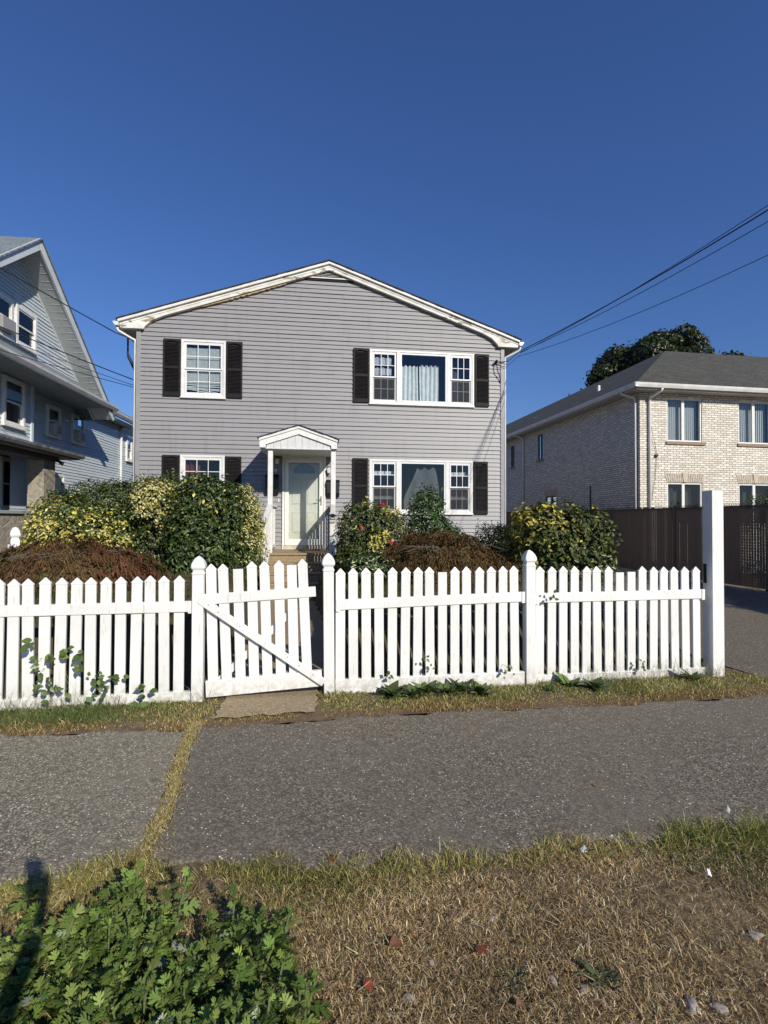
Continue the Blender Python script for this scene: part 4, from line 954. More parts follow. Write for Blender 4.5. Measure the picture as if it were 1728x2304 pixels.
# ------------------------------------------------------------------ chain link fence with privacy slats
CY = math.atan2(1, -.22); cdir = np.array([cos(CY), sin(CY)]); L0 = -7.5; L1 = 13.0       # along the fence from (8.02,10.68)
CF = empty('chain_link_fence', 8.02, 10.68, CY, .14, 'tall brown chain link fence with dark privacy slats along the driveway', 'fence')
mb = MB(); H_ = 1.82; x = L0; i = 0
while x < L1:
    t = RNG.uniform(-.06, .06); w_ = .0555; zt_ = H_ + RNG.uniform(-.03, .035)
    mb.add([(x, -.003 + t * .04, .05), (x + w_, .003 - t * .04, .05), (x + w_, .003 - t * .04, zt_), (x, -.003 + t * .04, zt_)], [(0, 1, 2, 3)]); x += .062 + RNG.normal(0, .0015); i += 1
mb.build('privacy_slats', WEBB, CF, fix=False)
V = []; T = []; step = .062; hh = H_; ww = .0055
for sgn in (-1, 1):
    a0 = L0 - hh if sgn > 0 else L0; x = a0
    while x < (L1 if sgn > 0 else L1 + hh):
        xa, za, xb, zb = x, .05, x + sgn * hh, .05 + hh
        for q in range(1):
            lo_, hi_ = (0, 1)
            ta = (L0 - xa) / (xb - xa); tb = (L1 - xa) / (xb - xa); lo_ = max(0, min(ta, tb)); hi_ = min(1, max(ta, tb))
            if hi_ > lo_:
                p0 = (xa + (xb - xa) * lo_, za + (zb - za) * lo_); p1 = (xa + (xb - xa) * hi_, za + (zb - za) * hi_); b0 = len(V); yy = .012 * sgn
                V += [(p0[0] - ww, yy, p0[1]), (p0[0] + ww, yy, p0[1]), (p1[0] + ww, yy, p1[1]), (p1[0] - ww, yy, p1[1])]; T.append((b0, b0 + 1, b0 + 2, b0 + 3))
        x += step
np_mesh('wire_mesh', V, T, None, LINK, CF)
mb = MB(); mb.tube([(L0, -.02, H_ - .02), (L1, -.02, H_ - .02)], .021, 8); mb.build('top_rail', LINK, CF, smooth=True)
for xx in np.arange(L0 + .2, L1, 2.45): mb = MB(); mb.tube([(xx, -.03, 0), (xx, -.03, H_ + .03)], .03, 10); mb.tube([(xx, -.03, H_ + .02), (xx, -.03, H_ + .06)], .035, 10); mb.build('post', LINK, CF, smooth=True)
CB = empty('board_fence', 4.2, 20.6, .1, .2, 'reddish brown board fence seen through the gap right of the grey house', 'fence')
for k in range(16): m_ = MB(); m_.box(-.7 + .13 * k, -.7 + .13 * k + .12, -.01, .01, 0, 1.78 + RNG.uniform(-.01, .01)); m_.build('board', mk('red_board', (.22, .12, .08), .7, (.16, .09, .06), 8), CB)

# ------------------------------------------------------------------ ground
NEAR = [(-14, .6), (-7, 1.35), (-3, 2.0), (-1.63, 2.2), (-1.1, 2.33), (-.26, 2.33), (.6, 2.43), (1.34, 2.56), (2.0, 2.66), (4, 2.98), (9, 3.9), (16, 5.0)]
FAR = [(-14, 2.1), (-7, 3.1), (-2.83, 3.80), (-1.5, 3.93), (.28, 4.28), (1.9, 4.47), (3.44, 4.72), (9, 5.6), (16, 6.7)]
nearY = lambda X: np.interp(X, [p[0] for p in NEAR], [p[1] for p in NEAR])
farY = lambda X: np.interp(X, [p[0] for p in FAR], [p[1] for p in FAR])
SEAM = [(-1.46, 4.0), (-1.37, 3.55), (-1.29, 3.2), (-1.20, 2.92), (-1.15, 2.6), (-1.12, 2.2)]
seamX = lambda Y: np.interp(Y, [p[1] for p in SEAM][::-1], [p[0] for p in SEAM][::-1])
def smooth(t): t = np.clip(t, 0, 1); return t * t * (3 - 2 * t)
WALK = [(1.0, 0, -1.06), (4.6, 0, -1.06), (6, 0, -1.14), (8, 0, -1.50), (10.2, 0, -1.98), (12, 0, -2.0)]
walkX = lambda Y: np.interp(Y, [p[0] for p in WALK], [p[2] for p in WALK])
def terrain(X, Y):
    d = fence_v(X, Y)
    base = np.clip(d, 0, 60) * .024
    edge = .03 * nz(np.column_stack([X, Y, X * 0]), 3, 5)
    up = .62 * smooth((d - .16 + edge) / .42)
    up *= smooth((3.35 - X) / .5) * (1 - .75 * smooth((-6.4 - X) / 1.0))
    wk = np.abs(X - walkX(Y)); up *= smooth((wk - .56 + edge) / .22)
    return base + up + .015 * nz(np.column_stack([X, Y, X * 0]), 2.2, 3) * smooth(d / .5)
def sheet(name, X, Y, Z, mat, keep=None):
    ny, nx = X.shape; V = np.column_stack([X.ravel(), Y.ravel(), Z.ravel()]); idx = np.arange(nx * ny).reshape(ny, nx)
    T = np.stack([idx[:-1, :-1], idx[:-1, 1:], idx[1:, 1:], idx[1:, :-1]], -1).reshape(-1, 4)
    if keep is not None: T = T[keep[:-1, :-1].ravel()]
    o = np_mesh(name, V, T, None, mat); o.data.polygons.foreach_set('use_smooth', [True] * len(T)); return structure(o)
g = MB().add([(-400, -400, -.06), (400, -400, -.06), (400, 400, -.06), (-400, 400, -.06)], [(0, 1, 2, 3)]).build('ground', SOIL, None, fix=False); structure(g)
X, Y = np.meshgrid(np.linspace(-9, 3.6, 150), np.linspace(4.0, 13, 130)); Y = Y + (X + 3.2) * .159
Z = terrain(X.ravel(), Y.ravel()).reshape(X.shape); sheet('front_yard', X, Y, Z - .004, EARTH)
X, Y = np.meshgrid(np.linspace(-16, 3.7, 30), np.linspace(12.4, 45, 30)); sheet('back_yard', X, Y, X * 0 + .18, EARTH)
X, Y = np.meshgrid(np.linspace(-9, 9, 240), np.linspace(-.5, 1, 90)); 
Yv = -3 + (Y + .5) / 1.5 * (nearY(X) + .25 + 3); Pn = np.column_stack([X.ravel(), Yv.ravel(), X.ravel() * 0])
sheet('verge_ground', X, Yv, (.004 + .012 * nz(Pn, 9, 21, 3)).reshape(X.shape), SOIL)
def ragged(x, s_): return .025 * np.sin(x * 7 + s_) + .02 * np.sin(x * 17 + 2 * s_) + .012 * np.sin(x * 41 + s_)
def slab(name, x0f, x1f, mat, n=160):
    t = np.linspace(0, 1, 60)[:, None]; sx = np.linspace(0, 1, n)[None, :]
    X = np.zeros((60, n)); Y = X.copy()
    for _ in range(6):
        a, b = x0f(Y), x1f(Y); X = a + (b - a) * sx
        lo_, hi_ = nearY(X) + ragged(X, 1), farY(X) + ragged(X, 3); Y = lo_ + (hi_ - lo_) * t
    Z = .022 + .006 * nz(np.column_stack([X.ravel(), Y.ravel(), X.ravel() * 0]), 1.2, 8).reshape(X.shape)
    e = np.minimum(np.minimum(t, 1 - t) * 40, 1); Z = Z * e + (-.02) * (1 - e)
    return sheet(name, X, Y, Z, mat)
slab('sidewalk', lambda Y: Y * 0 - 12, lambda Y: seamX(Y) - .045 + .012 * np.sin(Y * 23), ASPH_OLD)
slab('sidewalk', lambda Y: seamX(Y) + .045 + .012 * np.sin(Y * 19), lambda Y: Y * 0 + 12, ASPH)
X, Y = np.meshgrid(np.linspace(0, 1, 60), np.linspace(0, 1, 90))
xl = lambda Yv: np.interp(Yv, [4.3, 4.9, 5.4, 6, 30], [3.95, 3.98, 3.85, 3.66, 3.66]); xr = lambda Yv: 8.02 - .22 * (Yv - 10.68) + .1
Yv = 4.62 + 26 * Y ** 1.6; Xv = xl(Yv) + (xr(Yv) - xl(Yv)) * X; Yv = Yv + (Xv - 3.9) * .15 * (1 - Y)
sheet('driveway', Xv, Yv, .016 + np.clip(Yv - 5.4, 0, 30) * .024 + .006 * np.sin(Xv * 3 + Yv), ASPH)
# front walk with joints and the slab under the gate
ys = np.linspace(4.18, 10.2, 80); X, Y = np.meshgrid(np.linspace(-.60, .60, 14), ys); fr_ = np.abs(X) > .58; Xw = X * np.where(Y < 4.9, .66, .95) + walkX(Y) + np.where(Y < 4.9, .08, 0) + .02 * np.sin(Y * 5) + np.where(fr_, .018 * np.sin(Y * 37 + X * 9), 0); 
j = (np.abs(((Y - 4.9) / 1.18) % 1 - .5) > .488) & (Y > 4.6)
sheet('front_walk', Xw, Y + X * .15 + np.where(Y < 4.2, .02 * np.sin(Xw * 23) + .012 * np.sin(Xw * 61), 0), .02 + np.clip(fence_v(Xw, Y), 0, 9) * .024 + np.where(j, -.012, 0), CONC)

# ------------------------------------------------------------------ shrubs
def nrm_dirs(n): return nrm(RNG.normal(size=(n, 3)))
def blob_surface(blobs, n, pw=2.6, depth=.10, low=-.6):
    """points on a union of soft boxes; blobs = (cx,cy,cz,rx,ry,rz)"""
    ar = np.array([(b[3] * b[4] + b[3] * b[5] + b[4] * b[5]) for b in blobs]); ar = ar / ar.sum()
    P_, N_ = [], []
    while sum(len(p) for p in P_) < n:
        m = int(n * 1.6); k = RNG.choice(len(blobs), m, p=ar); B = np.array(blobs)[k]; d = nrm_dirs(m)
        sq = 1 / (np.abs(d) ** pw).sum(1) ** (1 / pw)
        q = d * sq[:, None]; r = 1 - np.abs(RNG.normal(0, depth, m)); bump = 1 + .085 * nz(d * .8 + B[:, :3], 5.5, 31, 3) + RNG.exponential(.025, m)
        P0 = B[:, :3] + q * B[:, 3:] * (r * bump)[:, None]; Nn = nrm(np.sign(q) * np.abs(q) ** (pw - 1) / B[:, 3:])
        ok = q[:, 2] > low
        for b in blobs:
            ins = ((np.abs((P0 - np.array(b[:3])) / np.array(b[3:])) ** pw).sum(1)) ** (1 / pw); ok &= ins > .80
        P_.append(P0[ok]); N_.append(Nn[ok])
    return np.concatenate(P_)[:n], np.concatenate(N_)[:n]
def shrub(name, label, cat, blobs, n, size, colour, group=None, aspect=.55, pw=2.6, mat=None, droop=.2, stems=True, updir=.5, depth=.10, base=None):
    cx = sum(b[0] for b in blobs) / len(blobs); cy = sum(b[1] for b in blobs) / len(blobs); gz = float(terrain(np.array([cx]), np.array([cy]))[0]) if base is None else base
    r = empty(name, cx, cy, 0, gz, label, cat, group); off = np.array([cx, cy, gz])
    P, Nn = blob_surface(blobs, n, pw, depth)
    inner = RNG.random(n) < .18
    cen = np.array(blobs)[RNG.integers(0, len(blobs), n), :3]; P = np.where(inner[:, None], P + (cen - P) * RNG.uniform(.12, .35, (n, 1)), P)
    # small twig tufts: pull leaves towards shared tips so the surface clumps
    nt_ = max(n // 14, 8); tips = P[RNG.integers(0, n, nt_)] + Nn[RNG.integers(0, n, nt_)] * 0
    ky = np.floor(P / .105 + .35 * np.sin(P[:, [1, 2, 0]] * 31)).astype(int); h = (ky[:, 0] * 73856093 ^ ky[:, 1] * 19349663 ^ ky[:, 2] * 83492791) % 1009 / 1009.
    P = P + Nn * ((h ** 1.5 - .45) * size * 2.3)[:, None]
    Nl = nrm(Nn * 1.0 + nrm_dirs(n) * .75 + np.array([0, 0, updir])); T = nrm_dirs(n) + Nn * .5 + np.array([0, 0, -droop])
    C = colour(P, Nn); sz = size * RNG.uniform(.65, 1.25, n) * np.where(inner, 1.5, 1)
    if stems and n > 3000:                                       # new shoots standing out of the clipped outline
        ks = RNG.integers(0, n, n // 170); sel = P[ks][Nn[ks][:, 2] > -.1]; sn = Nn[ks][Nn[ks][:, 2] > -.1]; Q, QT, QC = [], [], []
        for p0, n0 in zip(sel, sn):
            dd = nrm((n0 * .8 + np.array([0, 0, .7]) + RNG.normal(0, .25, 3))[None])[0]; L_ = RNG.uniform(.06, .20)
            for j_ in range(9): a_ = RNG.uniform(0, 6.28); Q.append(p0 + dd * L_ * j_ / 8 + RNG.normal(0, .008, 3)); QT.append(dd * .6 + np.array([cos(a_), sin(a_), .1])); 
        Q = np.array(Q); P = np.concatenate([P, Q]); T = np.concatenate([T, np.array(QT)]); Nl = np.concatenate([Nl, nrm(nrm_dirs(len(Q)) * .6 + np.array([.2, -.6, .7]))]); sz = np.concatenate([sz, size * RNG.uniform(.6, 1.05, len(Q))]); C = np.concatenate([C, colour(Q, Q) * 1.15])
    leaf_cards('foliage', P - off, Nl, T, sz, aspect, C, mat or LEAF, r)
    if stems:
        mb = MB()
        for k in range(16):
            b = blobs[k % len(blobs)]; a = RNG.uniform(0, 2 * pi); q = np.array([b[0] + cos(a) * b[3] * .6, b[1] + sin(a) * b[4] * .6, b[2] + b[5] * RNG.uniform(.1, .8)]) - off
            p0 = Vector((cos(a) * .12 + (b[0] - cx) * .4, sin(a) * .08, 0)); q = Vector(q); mb.tube([p0, p0.lerp(q, .5) + Vector((0, 0, .1)), q], [.022, .014, .006], 5)
        mb.build('branch', BARK, r)
    return r
G1, G2, G3 = (.052, .076, .018), (.082, .115, .026), (.14, .18, .05)
Y1, Y2, Y3 = (.60, .54, .13), (.50, .42, .07), (.66, .62, .28)
def colour_mix(yfun, greens=(G1, G2, G3), yel=(Y1, Y2, Y3), gj=.22):
    def f(P, N):
        n = len(P); g_ = pick(n, greens, (3, 3, 1.3), gj); y_ = pick(n, yel, None, .15); t = yfun(P); t = np.where(t > .08, smooth((t + .30 * nz(P, 24, 77, 1) + .22 * nz(P, 7, 78, 1) - .24) / .62) * .80, np.clip(t, 0, 1)); return np.where((RNG.random(n) < t)[:, None], y_, g_)
    return f
H0 = 'shrubs of the tall hedge left of the walk'
shrub('hedge_shrub', 'bright yellow variegated shrub at the left end of the tall hedge', 'shrub', [(-5.50, 8.9, 1.30, .62, .6, .70), (-5.25, 8.6, 1.10, .62, .5, .6), (-4.75, 8.85, 1.35, .55, .5, .52)], 11500, .062,
      colour_mix(lambda P: .86 - 1.2 * (P[:, 2] - 1.40) - .3 * (P[:, 0] + 5.2) + .15 * nz(P, 3, 2)), H0)
shrub('hedge_shrub', 'dark green flat-topped middle shrub of the tall hedge with a yellow band', 'shrub', [(-5.15, 9.4, 1.52, .70, .6, .74), (-4.6, 9.35, 1.58, .85, .62, .74), (-4.0, 9.3, 1.60, .85, .62, .74), (-3.7, 9.0, 1.2, .75, .5, .75)], 17000, .058,
      colour_mix(lambda P: np.where((P[:, 2] < 1.75) & (P[:, 2] > 1.40), .50, .06) + .35 * nz(P, 2.4, 6) - .05), H0)
shrub('hedge_shrub', 'cream and green variegated shrub poking up mid hedge under the lower left window', 'shrub', [(-3.88, 8.66, 1.86, .37, .34, .42), (-3.62, 8.72, 1.6, .22, .3, .42)], 4500, .052,
      colour_mix(lambda P: .85 + .3 * nz(P, 3, 16), yel=(Y3, (.52, .48, .24), Y1)), H0)
shrub('hedge_shrub', 'large glossy green rounded shrub in front of the lower left window', 'shrub', [(-2.98, 8.7, 1.48, .62, .62, .86), (-2.98, 8.5, .95, .60, .5, .5), (-2.75, 8.9, 1.55, .42, .5, .62)], 10500, .072,
      colour_mix(lambda P: .03 + .03 * nz(P, 2, 4), greens=((.038, .062, .015), (.058, .094, .02), (.12, .17, .05))), H0)
shrub('hedge_shrub', 'narrow pale yellow variegated shrub at the right end of the tall hedge beside the stairs', 'shrub', [(-2.52, 9.1, 1.42, .33, .5, .76), (-2.42, 8.9, .95, .33, .45, .6)], 7500, .046,
      colour_mix(lambda P: .62 + .45 * (P[:, 2] - 1.45) + .5 * (P[:, 0] + 2.45) + .4 * nz(P, 3, 9), greens=(G1, G2, (.09, .13, .04)), yel=(Y3, Y1, (.5, .47, .22))), H0)
shrub('rose_shrub', 'boxy dark green shrub with yellow patches and red blooms right of the stairs', 'shrub', [(-.30, 8.6, 1.25, .50, .5, .62), (-.02, 8.55, 1.20, .42, .45, .60), (-.35, 8.45, .9, .42, .4, .45)], 8500, .058,
      colour_mix(lambda P: .30 + .25 * nz(P, 3.2, 12) + .75 * np.exp(-((P[:, 0] + .10) ** 2 + (P[:, 2] - 1.28) ** 2) / .06) + .5 * (P[:, 2] - 1.5), greens=(G1, G2, (.09, .07, .03)), yel=(Y1, Y2, (.48, .46, .16))), None)
RS = shrub('climbing_shrub', 'conical pale green shrub before the lower picture window', 'shrub', [(.78, 9.5, 1.25, .40, .42, .95), (1.02, 9.4, .95, .50, .45, .68), (1.36, 9.4, .85, .30, .4, .5)], 8500, .058,
      colour_mix(lambda P: .25 + .35 * nz(P, 3, 15) + .3 * (P[:, 0] - 1.1), greens=((.04, .075, .02), (.06, .11, .03), (.10, .16, .05)), yel=((.42, .46, .22), (.5, .52, .3), (.35, .42, .15))), None, pw=2.2)
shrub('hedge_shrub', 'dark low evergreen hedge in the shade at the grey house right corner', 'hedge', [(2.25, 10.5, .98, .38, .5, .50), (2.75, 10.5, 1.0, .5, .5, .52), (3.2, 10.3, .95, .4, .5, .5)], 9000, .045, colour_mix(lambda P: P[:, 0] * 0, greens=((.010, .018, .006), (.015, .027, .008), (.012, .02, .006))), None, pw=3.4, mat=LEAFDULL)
shrub('yellowing_shrub', 'rounded dense shrub with yellowing leaves in front of the brown fence', 'shrub', [(2.68, 8.4, 1.25, .54, .6, .58), (3.12, 8.4, 1.18, .50, .55, .58), (2.9, 8.25, .85, .66, .5, .4)], 9500, .088,
      colour_mix(lambda P: .30 + .42 * nz(P, 2.6, 19) + .55 * (P[:, 2] - 1.35) - .3 * (P[:, 0] - 2.9), greens=((.055, .072, .018), (.085, .105, .028), (.13, .15, .04)), yel=((.46, .40, .06), (.55, .46, .08), (.34, .28, .05))), None, pw=3.2)
shrub('yellow_plant', 'small yellow-leaved plant at the foot of the yellowing shrub', 'plant', [(3.10, 7.95, .80, .22, .2, .16)], 700, .06, colour_mix(lambda P: .75 + P[:, 0] * 0), None, stems=False)
shrub('low_plant', 'low pale-edged green plant right of the walk in front of the rose shrub', 'plant', [(-.18, 7.5, .88, .36, .28, .22)], 2200, .06,
      colour_mix(lambda P: .30 + .25 * (P[:, 2] - .8), greens=((.05, .09, .03), (.07, .12, .04), (.04, .07, .02)), yel=((.45, .48, .25),)), None, droop=-.6, stems=False, aspect=.4)
# red blooms
for x, y, z, lb_ in ((-.36, 8.06, 1.50, 'red bloom high on the left side of the boxy rose shrub'), (-.28, 8.05, .98, 'lowest red bloom, above the low pale-edged plant'), (.12, 8.06, 1.25, 'left of the two red blooms close together above the olive maple'), (.22, 8.08, 1.21, 'right of the two red blooms close together above the olive maple'), (-.02, 8.12, 1.86, 'red bloom on the very top of the boxy rose shrub')):
    n = 12; P = np.array([x, y, z]) + RNG.normal(0, .018, (n, 3)); r = empty('rose_bloom', x, y, 0, z, lb_, 'flower', 'red blooms on the boxy shrub')
    leaf_cards('petals', P - np.array([x, y, z]), nrm_dirs(n) + np.array([0, -1, .3]), nrm_dirs(n), np.full(n, .040), .9, pick(n, [(.50, .03, .05), (.62, .07, .10)]), LEAF, r)
# weeping maples: fine drooping strands over a mound
def maple(label, c, rx, ry, rz, n, cols, seed):
    gz = float(terrain(np.array([c[0]]), np.array([c[1]]))[0]); r = empty('weeping_maple', c[0], c[1], 0, gz, label, 'tree', 'low weeping maples')
    m = n // 70; d = nrm_dirs(m); d[:, 2] = np.abs(d[:, 2]); rr = (1 - np.abs(RNG.normal(0, .10, m))) * (1 + .16 * nz(d * 1.0 + c[0], 3.5, seed, 3)) * RNG.uniform(.86, 1.06, m)
    Cn = d * rr[:, None] * np.array([rx, ry, rz]); az_ = np.arctan2(d[:, 1], d[:, 0]) + RNG.normal(0, .5, m)
    ix = np.repeat(np.arange(m), 70); n = len(ix); a2 = az_[ix] + RNG.normal(0, .75, n); ln = RNG.uniform(0, 1, n) ** .7; tl = RNG.uniform(.10, .24, m)[ix]
    P = Cn[ix] + np.stack([np.cos(a2) * tl * ln, np.sin(a2) * tl * ln, .03 - .85 * tl * ln ** 2], 1) + RNG.normal(0, .012, (n, 3)); P[:, 2] = np.maximum(P[:, 2], -.05)
    T = np.stack([np.cos(a2) * .8, np.sin(a2) * .8, -.25 - 1.3 * ln], 1) + nrm_dirs(n) * .45; N_ = nrm(d[ix] + nrm_dirs(n) * .7)
    t = np.clip(.5 + .6 * nz(P, 4, seed + 5), 0, 1)[:, None]; C = (pick(n, cols[:2]) * t + pick(n, cols[2:]) * (1 - t)) * RNG.uniform(.65, 1.35, m)[ix][:, None]; C = np.where((RNG.random(m) < .07)[ix][:, None], pick(n, [(.09, .11, .03), (.13, .12, .04)]), C)
    leaf_cards('foliage', P, N_, T, RNG.uniform(.03, .085, n), .2, C, LEAFDULL, r, fold=.1)
    mb = MB()
    for k in range(26):
        a = RNG.uniform(0, 2 * pi); e = RNG.uniform(.55, 1.0); pts = []
        for i in range(6):
            t = i / 5; pts.append((cos(a + .3 * sin(t * 4)) * rx * e * t, sin(a + .3 * sin(t * 4)) * ry * e * t, rz * (.25 + .78 * sin(min(t * 1.7, 1.75) * .9)) * (1 - .35 * t * t)))
        mb.tube(pts, [.016 * (1 - t) + .004 for t in (0, .2, .4, .6, .8, 1)], 5)
    mb.tube([(0, 0, -.1), (.03, 0, .2), (0, 0, .4)], [.05, .04, .03], 8); mb.build('branch', mk('maple_bark', (.13, .10, .07), .8, (.08, .06, .045), 20), r); return r
maple('wide red-brown weeping maple mound in front of the tall hedge at left', (-4.42, 7.1), 1.22, .95, .60, 34000, [(.125, .052, .026), (.15, .07, .035), (.09, .055, .026), (.15, .10, .045)], 3)
maple('olive-brown weeping maple mound right of the walk', (.95, 7.65), .92, .75, .70, 30000, [(.11, .07, .028), (.15, .09, .04), (.08, .055, .02), (.13, .07, .03)], 7)
shrub('brown_tuft', 'small brownish low plant between the olive maple and the yellowing shrub', 'plant', [(1.95, 7.9, .82, .25, .22, .16)], 900, .05, lambda P, N: pick(len(P), [(.12, .06, .03), (.09, .07, .03)]), None, stems=False, aspect=.3)

# tree beyond the brick house
TR = empty('oak_tree', 17.9, 34, 0, .5, 'dark green broad-crowned tree rising behind the brick house roof', 'tree')
mb = MB(); mb.tube([(0, 0, 0), (.2, 0, 3), (0, .2, 6)], [.5, .4, .3], 10)
for k in range(9): a = k * .7; mb.tube([(0, .1, 5 + .2 * k), (cos(a) * 2, sin(a) * 2, 8), (cos(a) * 4, sin(a) * 3.5, 11)], [.22, .14, .05], 6)
mb.build('trunk', BARK, TR)
bl = []
for k in range(90):
    d = nrm_dirs(1)[0]; d[2] = abs(d[2]) * 1.1 - .25; d = d / np.linalg.norm(d); c = np.array([.3 * d[2], 0, 8.4]) + d * np.array([5.2, 4.3, 5.0]) * RNG.uniform(.86, 1.0) + np.array([.9, 0, 0]) * max(d[2], 0); q = RNG.uniform(.45, .95); bl.append((*c, q * 1.25, q * 1.25, q * .85))
bl.append((.2, 0, 8.6, 4.3, 3.7, 4.2))
P, Nn = blob_surface(bl, 60000, 2, .10, -1.1); P = P + Nn * RNG.exponential(.05, (len(P), 1))
leaf_cards('crown', P, nrm(Nn + nrm_dirs(len(P)) * .7), nrm_dirs(len(P)) + np.array([0, 0, -.4]), RNG.uniform(.14, .3, len(P)), .6, pick(len(P), [(.026, .042, .012), (.045, .065, .018), (.07, .072, .024)], (3, 2, 1), .2), LEAF, TR)
bl = [(k * .7, RNG.normal(0, .2), .9 + RNG.uniform(-.15, .15), .5, .5, .6) for k in range(8)]
ph_ = [(9.85 + .15 * sin(k * 2), 2.9 + .75 * k, 1.6, .55, .6, 1.75 + .12 * sin(k * 1.7)) for k in range(7)]
shrub('shadow_caster_hedge', 'tall dark evergreen hedge added out of view at right to shade the driveway', 'hedge', ph_, 16000, .12, colour_mix(lambda P: P[:, 0] * 0), None, base=.1, pw=3, stems=False)  # unseen hedge, added so that its shadow falls across the driveway
bl = [(9.2 + b[0], 12.4 + b[0] * .1, 1.35 + b[2] * .5, b[3], b[4], .55) for b in bl]
shrub('hedge_shrub', 'loose green bush showing over the slatted fence beside the brick house', 'shrub', bl, 4500, .07, colour_mix(lambda P: P[:, 0] * 0 + .03), None, base=.2, pw=2, depth=.2)

# ------------------------------------------------------------------ grass
def scatter(n, x0, x1, y0, y1, keep):
    out = []; m = 0
    while m < n:
        q = np.column_stack([RNG.uniform(x0, x1, n * 2), RNG.uniform(y0, y1, n * 2)]); q = q[keep(q[:, 0], q[:, 1])]; out.append(q); m += len(q)
        if len(q) == 0: break
    return np.concatenate(out)[:n]
def clump(X, Y, f, seed): return nz(np.column_stack([X, Y, X * 0]), f, seed, 3)
DRY = [(.50, .36, .17), (.66, .51, .28), (.27, .18, .08), (.80, .66, .42)]
OLV = [(.33, .30, .08), (.44, .40, .12), (.20, .19, .045), (.56, .48, .20)]
GRN = [(.08, .14, .03), (.11, .18, .04), (.06, .11, .025)]
# 1 verge in front
XY = scatter(210000, -3.6, 3.9, .9, 3.3, lambda x, y: (y < nearY(x) + .05 + .05 * np.sin(x * 9) + .03 * np.sin(x * 23)) & (RNG.random(len(x)) < np.clip(.86 + .35 * clump(x, y, 4, 40), .30, 1)) & (np.abs(x) < y * .62 + 1.5))
X, Y = XY[:, 0], XY[:, 1]; n = len(X); edge = np.clip(1 - (nearY(X) - Y) / .30, 0, 1); g_ = np.clip(edge * .85 + .35 * clump(X, Y, 2, 41) - .12, 0, 1)
C = np.where((RNG.random(n) < g_)[:, None], pick(n, OLV), pick(n, DRY, (3, 2, 3, 1))); gg = np.clip(.10 * edge + .7 * (clump(X, Y, 3, 42) - .55) + .3 * smooth((X - 1.2) / .6) * edge, 0, .7); C = np.where((RNG.random(n) < gg)[:, None], pick(n, GRN), C)
h = RNG.uniform(.012, .046, n) * (1 + 1.1 * edge * np.clip(.6 + .8 * clump(X, Y, 6, 43), .2, 2)) 
blades_o = blades('verge_grass', XY, np.full(n, .0) + .004, h, RNG.uniform(.0014, .0040, n), RNG.uniform(.45, 1.5, n), C * (RNG.uniform(.5, 1.3, (n, 1)) * (1 + .22 * clump(X, Y, 7, 90))[:, None]).clip(.3, 1.6)); tag(blades_o, 'dry brown mown grass of the verge nearest the camera', 'grass', kind='stuff')
XY = scatter(2400, -3.2, 3.4, 1.0, 3.2, lambda x, y: (y < nearY(x) - .02) & (np.abs(x) < y * .62 + 1.2)); n = len(XY)
t = blades('straw', XY, np.full(n, .012) + RNG.uniform(0, .015, n), RNG.uniform(.03, .10, n), RNG.uniform(.002, .004, n), RNG.uniform(.8, 1.5, n), pick(n, [(.58, .46, .29), (.46, .34, .20), (.34, .30, .12)], None, .25)); tag(t, 'long pale straws lying loose over the dry verge', 'grass', kind='stuff')
# tufts along the asphalt edge
cen = scatter(150, -2.6, 3.2, 2.0, 3.1, lambda x, y: np.abs(y - nearY(x)) < .07); 
XY = np.repeat(cen, 26, 0) + RNG.normal(0, .018, (150 * 26, 2)); n = len(XY); rich = smooth((XY[:, 0] - .9) / 1.0)
C = np.where((RNG.random(n) < .25 + .5 * rich)[:, None], pick(n, [(.17, .20, .05), (.24, .27, .07), (.12, .17, .035)]), pick(n, OLV)); t = blades('edge_tufts', XY, np.full(n, .0), RNG.uniform(.04, .10, n) * (1 + .7 * rich), RNG.uniform(.002, .004, n), RNG.uniform(.3, 1, n), C); tag(t, 'longer yellow-green grass tufts along the near asphalt edge', 'grass', kind='stuff')
# 2 strip below the fence
def instrip(x, y):
    v = fence_v(x, y); return (v < .05) & (y > farY(x) - .04 + .05 * np.sin(x * 5) + .03 * np.sin(x * 13)) & ((np.abs(x + .98) > .33 + .07 * np.sin(y * 30) + .05 * np.sin(y * 77)) | (y < 4.24 + .02 * np.sin(x * 40))) & (x < 4.15 - .8 * np.clip(y - 4.9, 0, 1))
XY = scatter(62000, -5.2, 4.2, 3.3, 5.6, instrip); X, Y = XY.T; n = len(X); v = -fence_v(X, Y); ed = np.clip(1 - (Y - farY(X)) / .22, 0, 1)
gl = np.clip(.85 - .8 * smooth((X + 2.4) / 1.6) + .35 * clump(X, Y, 2.5, 50) + .42 * smooth((X - .2) / 1) , 0, 1) * (1 - ed * .9)
C = np.where((RNG.random(n) < gl)[:, None], pick(n, [(.11, .16, .045), (.15, .20, .06), (.08, .12, .03), (.22, .24, .08)]), pick(n, OLV + DRY[:2])); C = np.where((RNG.random(n) < ed * .75)[:, None], pick(n, [(.24, .12, .05), (.30, .17, .08), (.35, .26, .14)]), C)
h = RNG.uniform(.03, .085, n) * (1 - .55 * ed) * np.clip(.9 + .7 * clump(X, Y, 5, 51), .35, 2.1) * np.where(np.abs(X + .98) < .46, .5, 1); t = blades('fence_strip_grass', XY, np.full(n, .0), h, RNG.uniform(.003, .0065, n), RNG.uniform(.35, 1.15, n), C); tag(t, 'uneven green and brown grass strip along the foot of the picket fence', 'grass', kind='stuff')
X_, Y_ = np.meshgrid(np.linspace(-6, 4.25, 120), np.linspace(0, 1, 14)); lo_ = farY(X_) - .02; hi_ = lo_ * 0 + FO[1] + (X_ - FO[0]) * .159 + .3; Yq = lo_ + (hi_ - lo_) * Y_
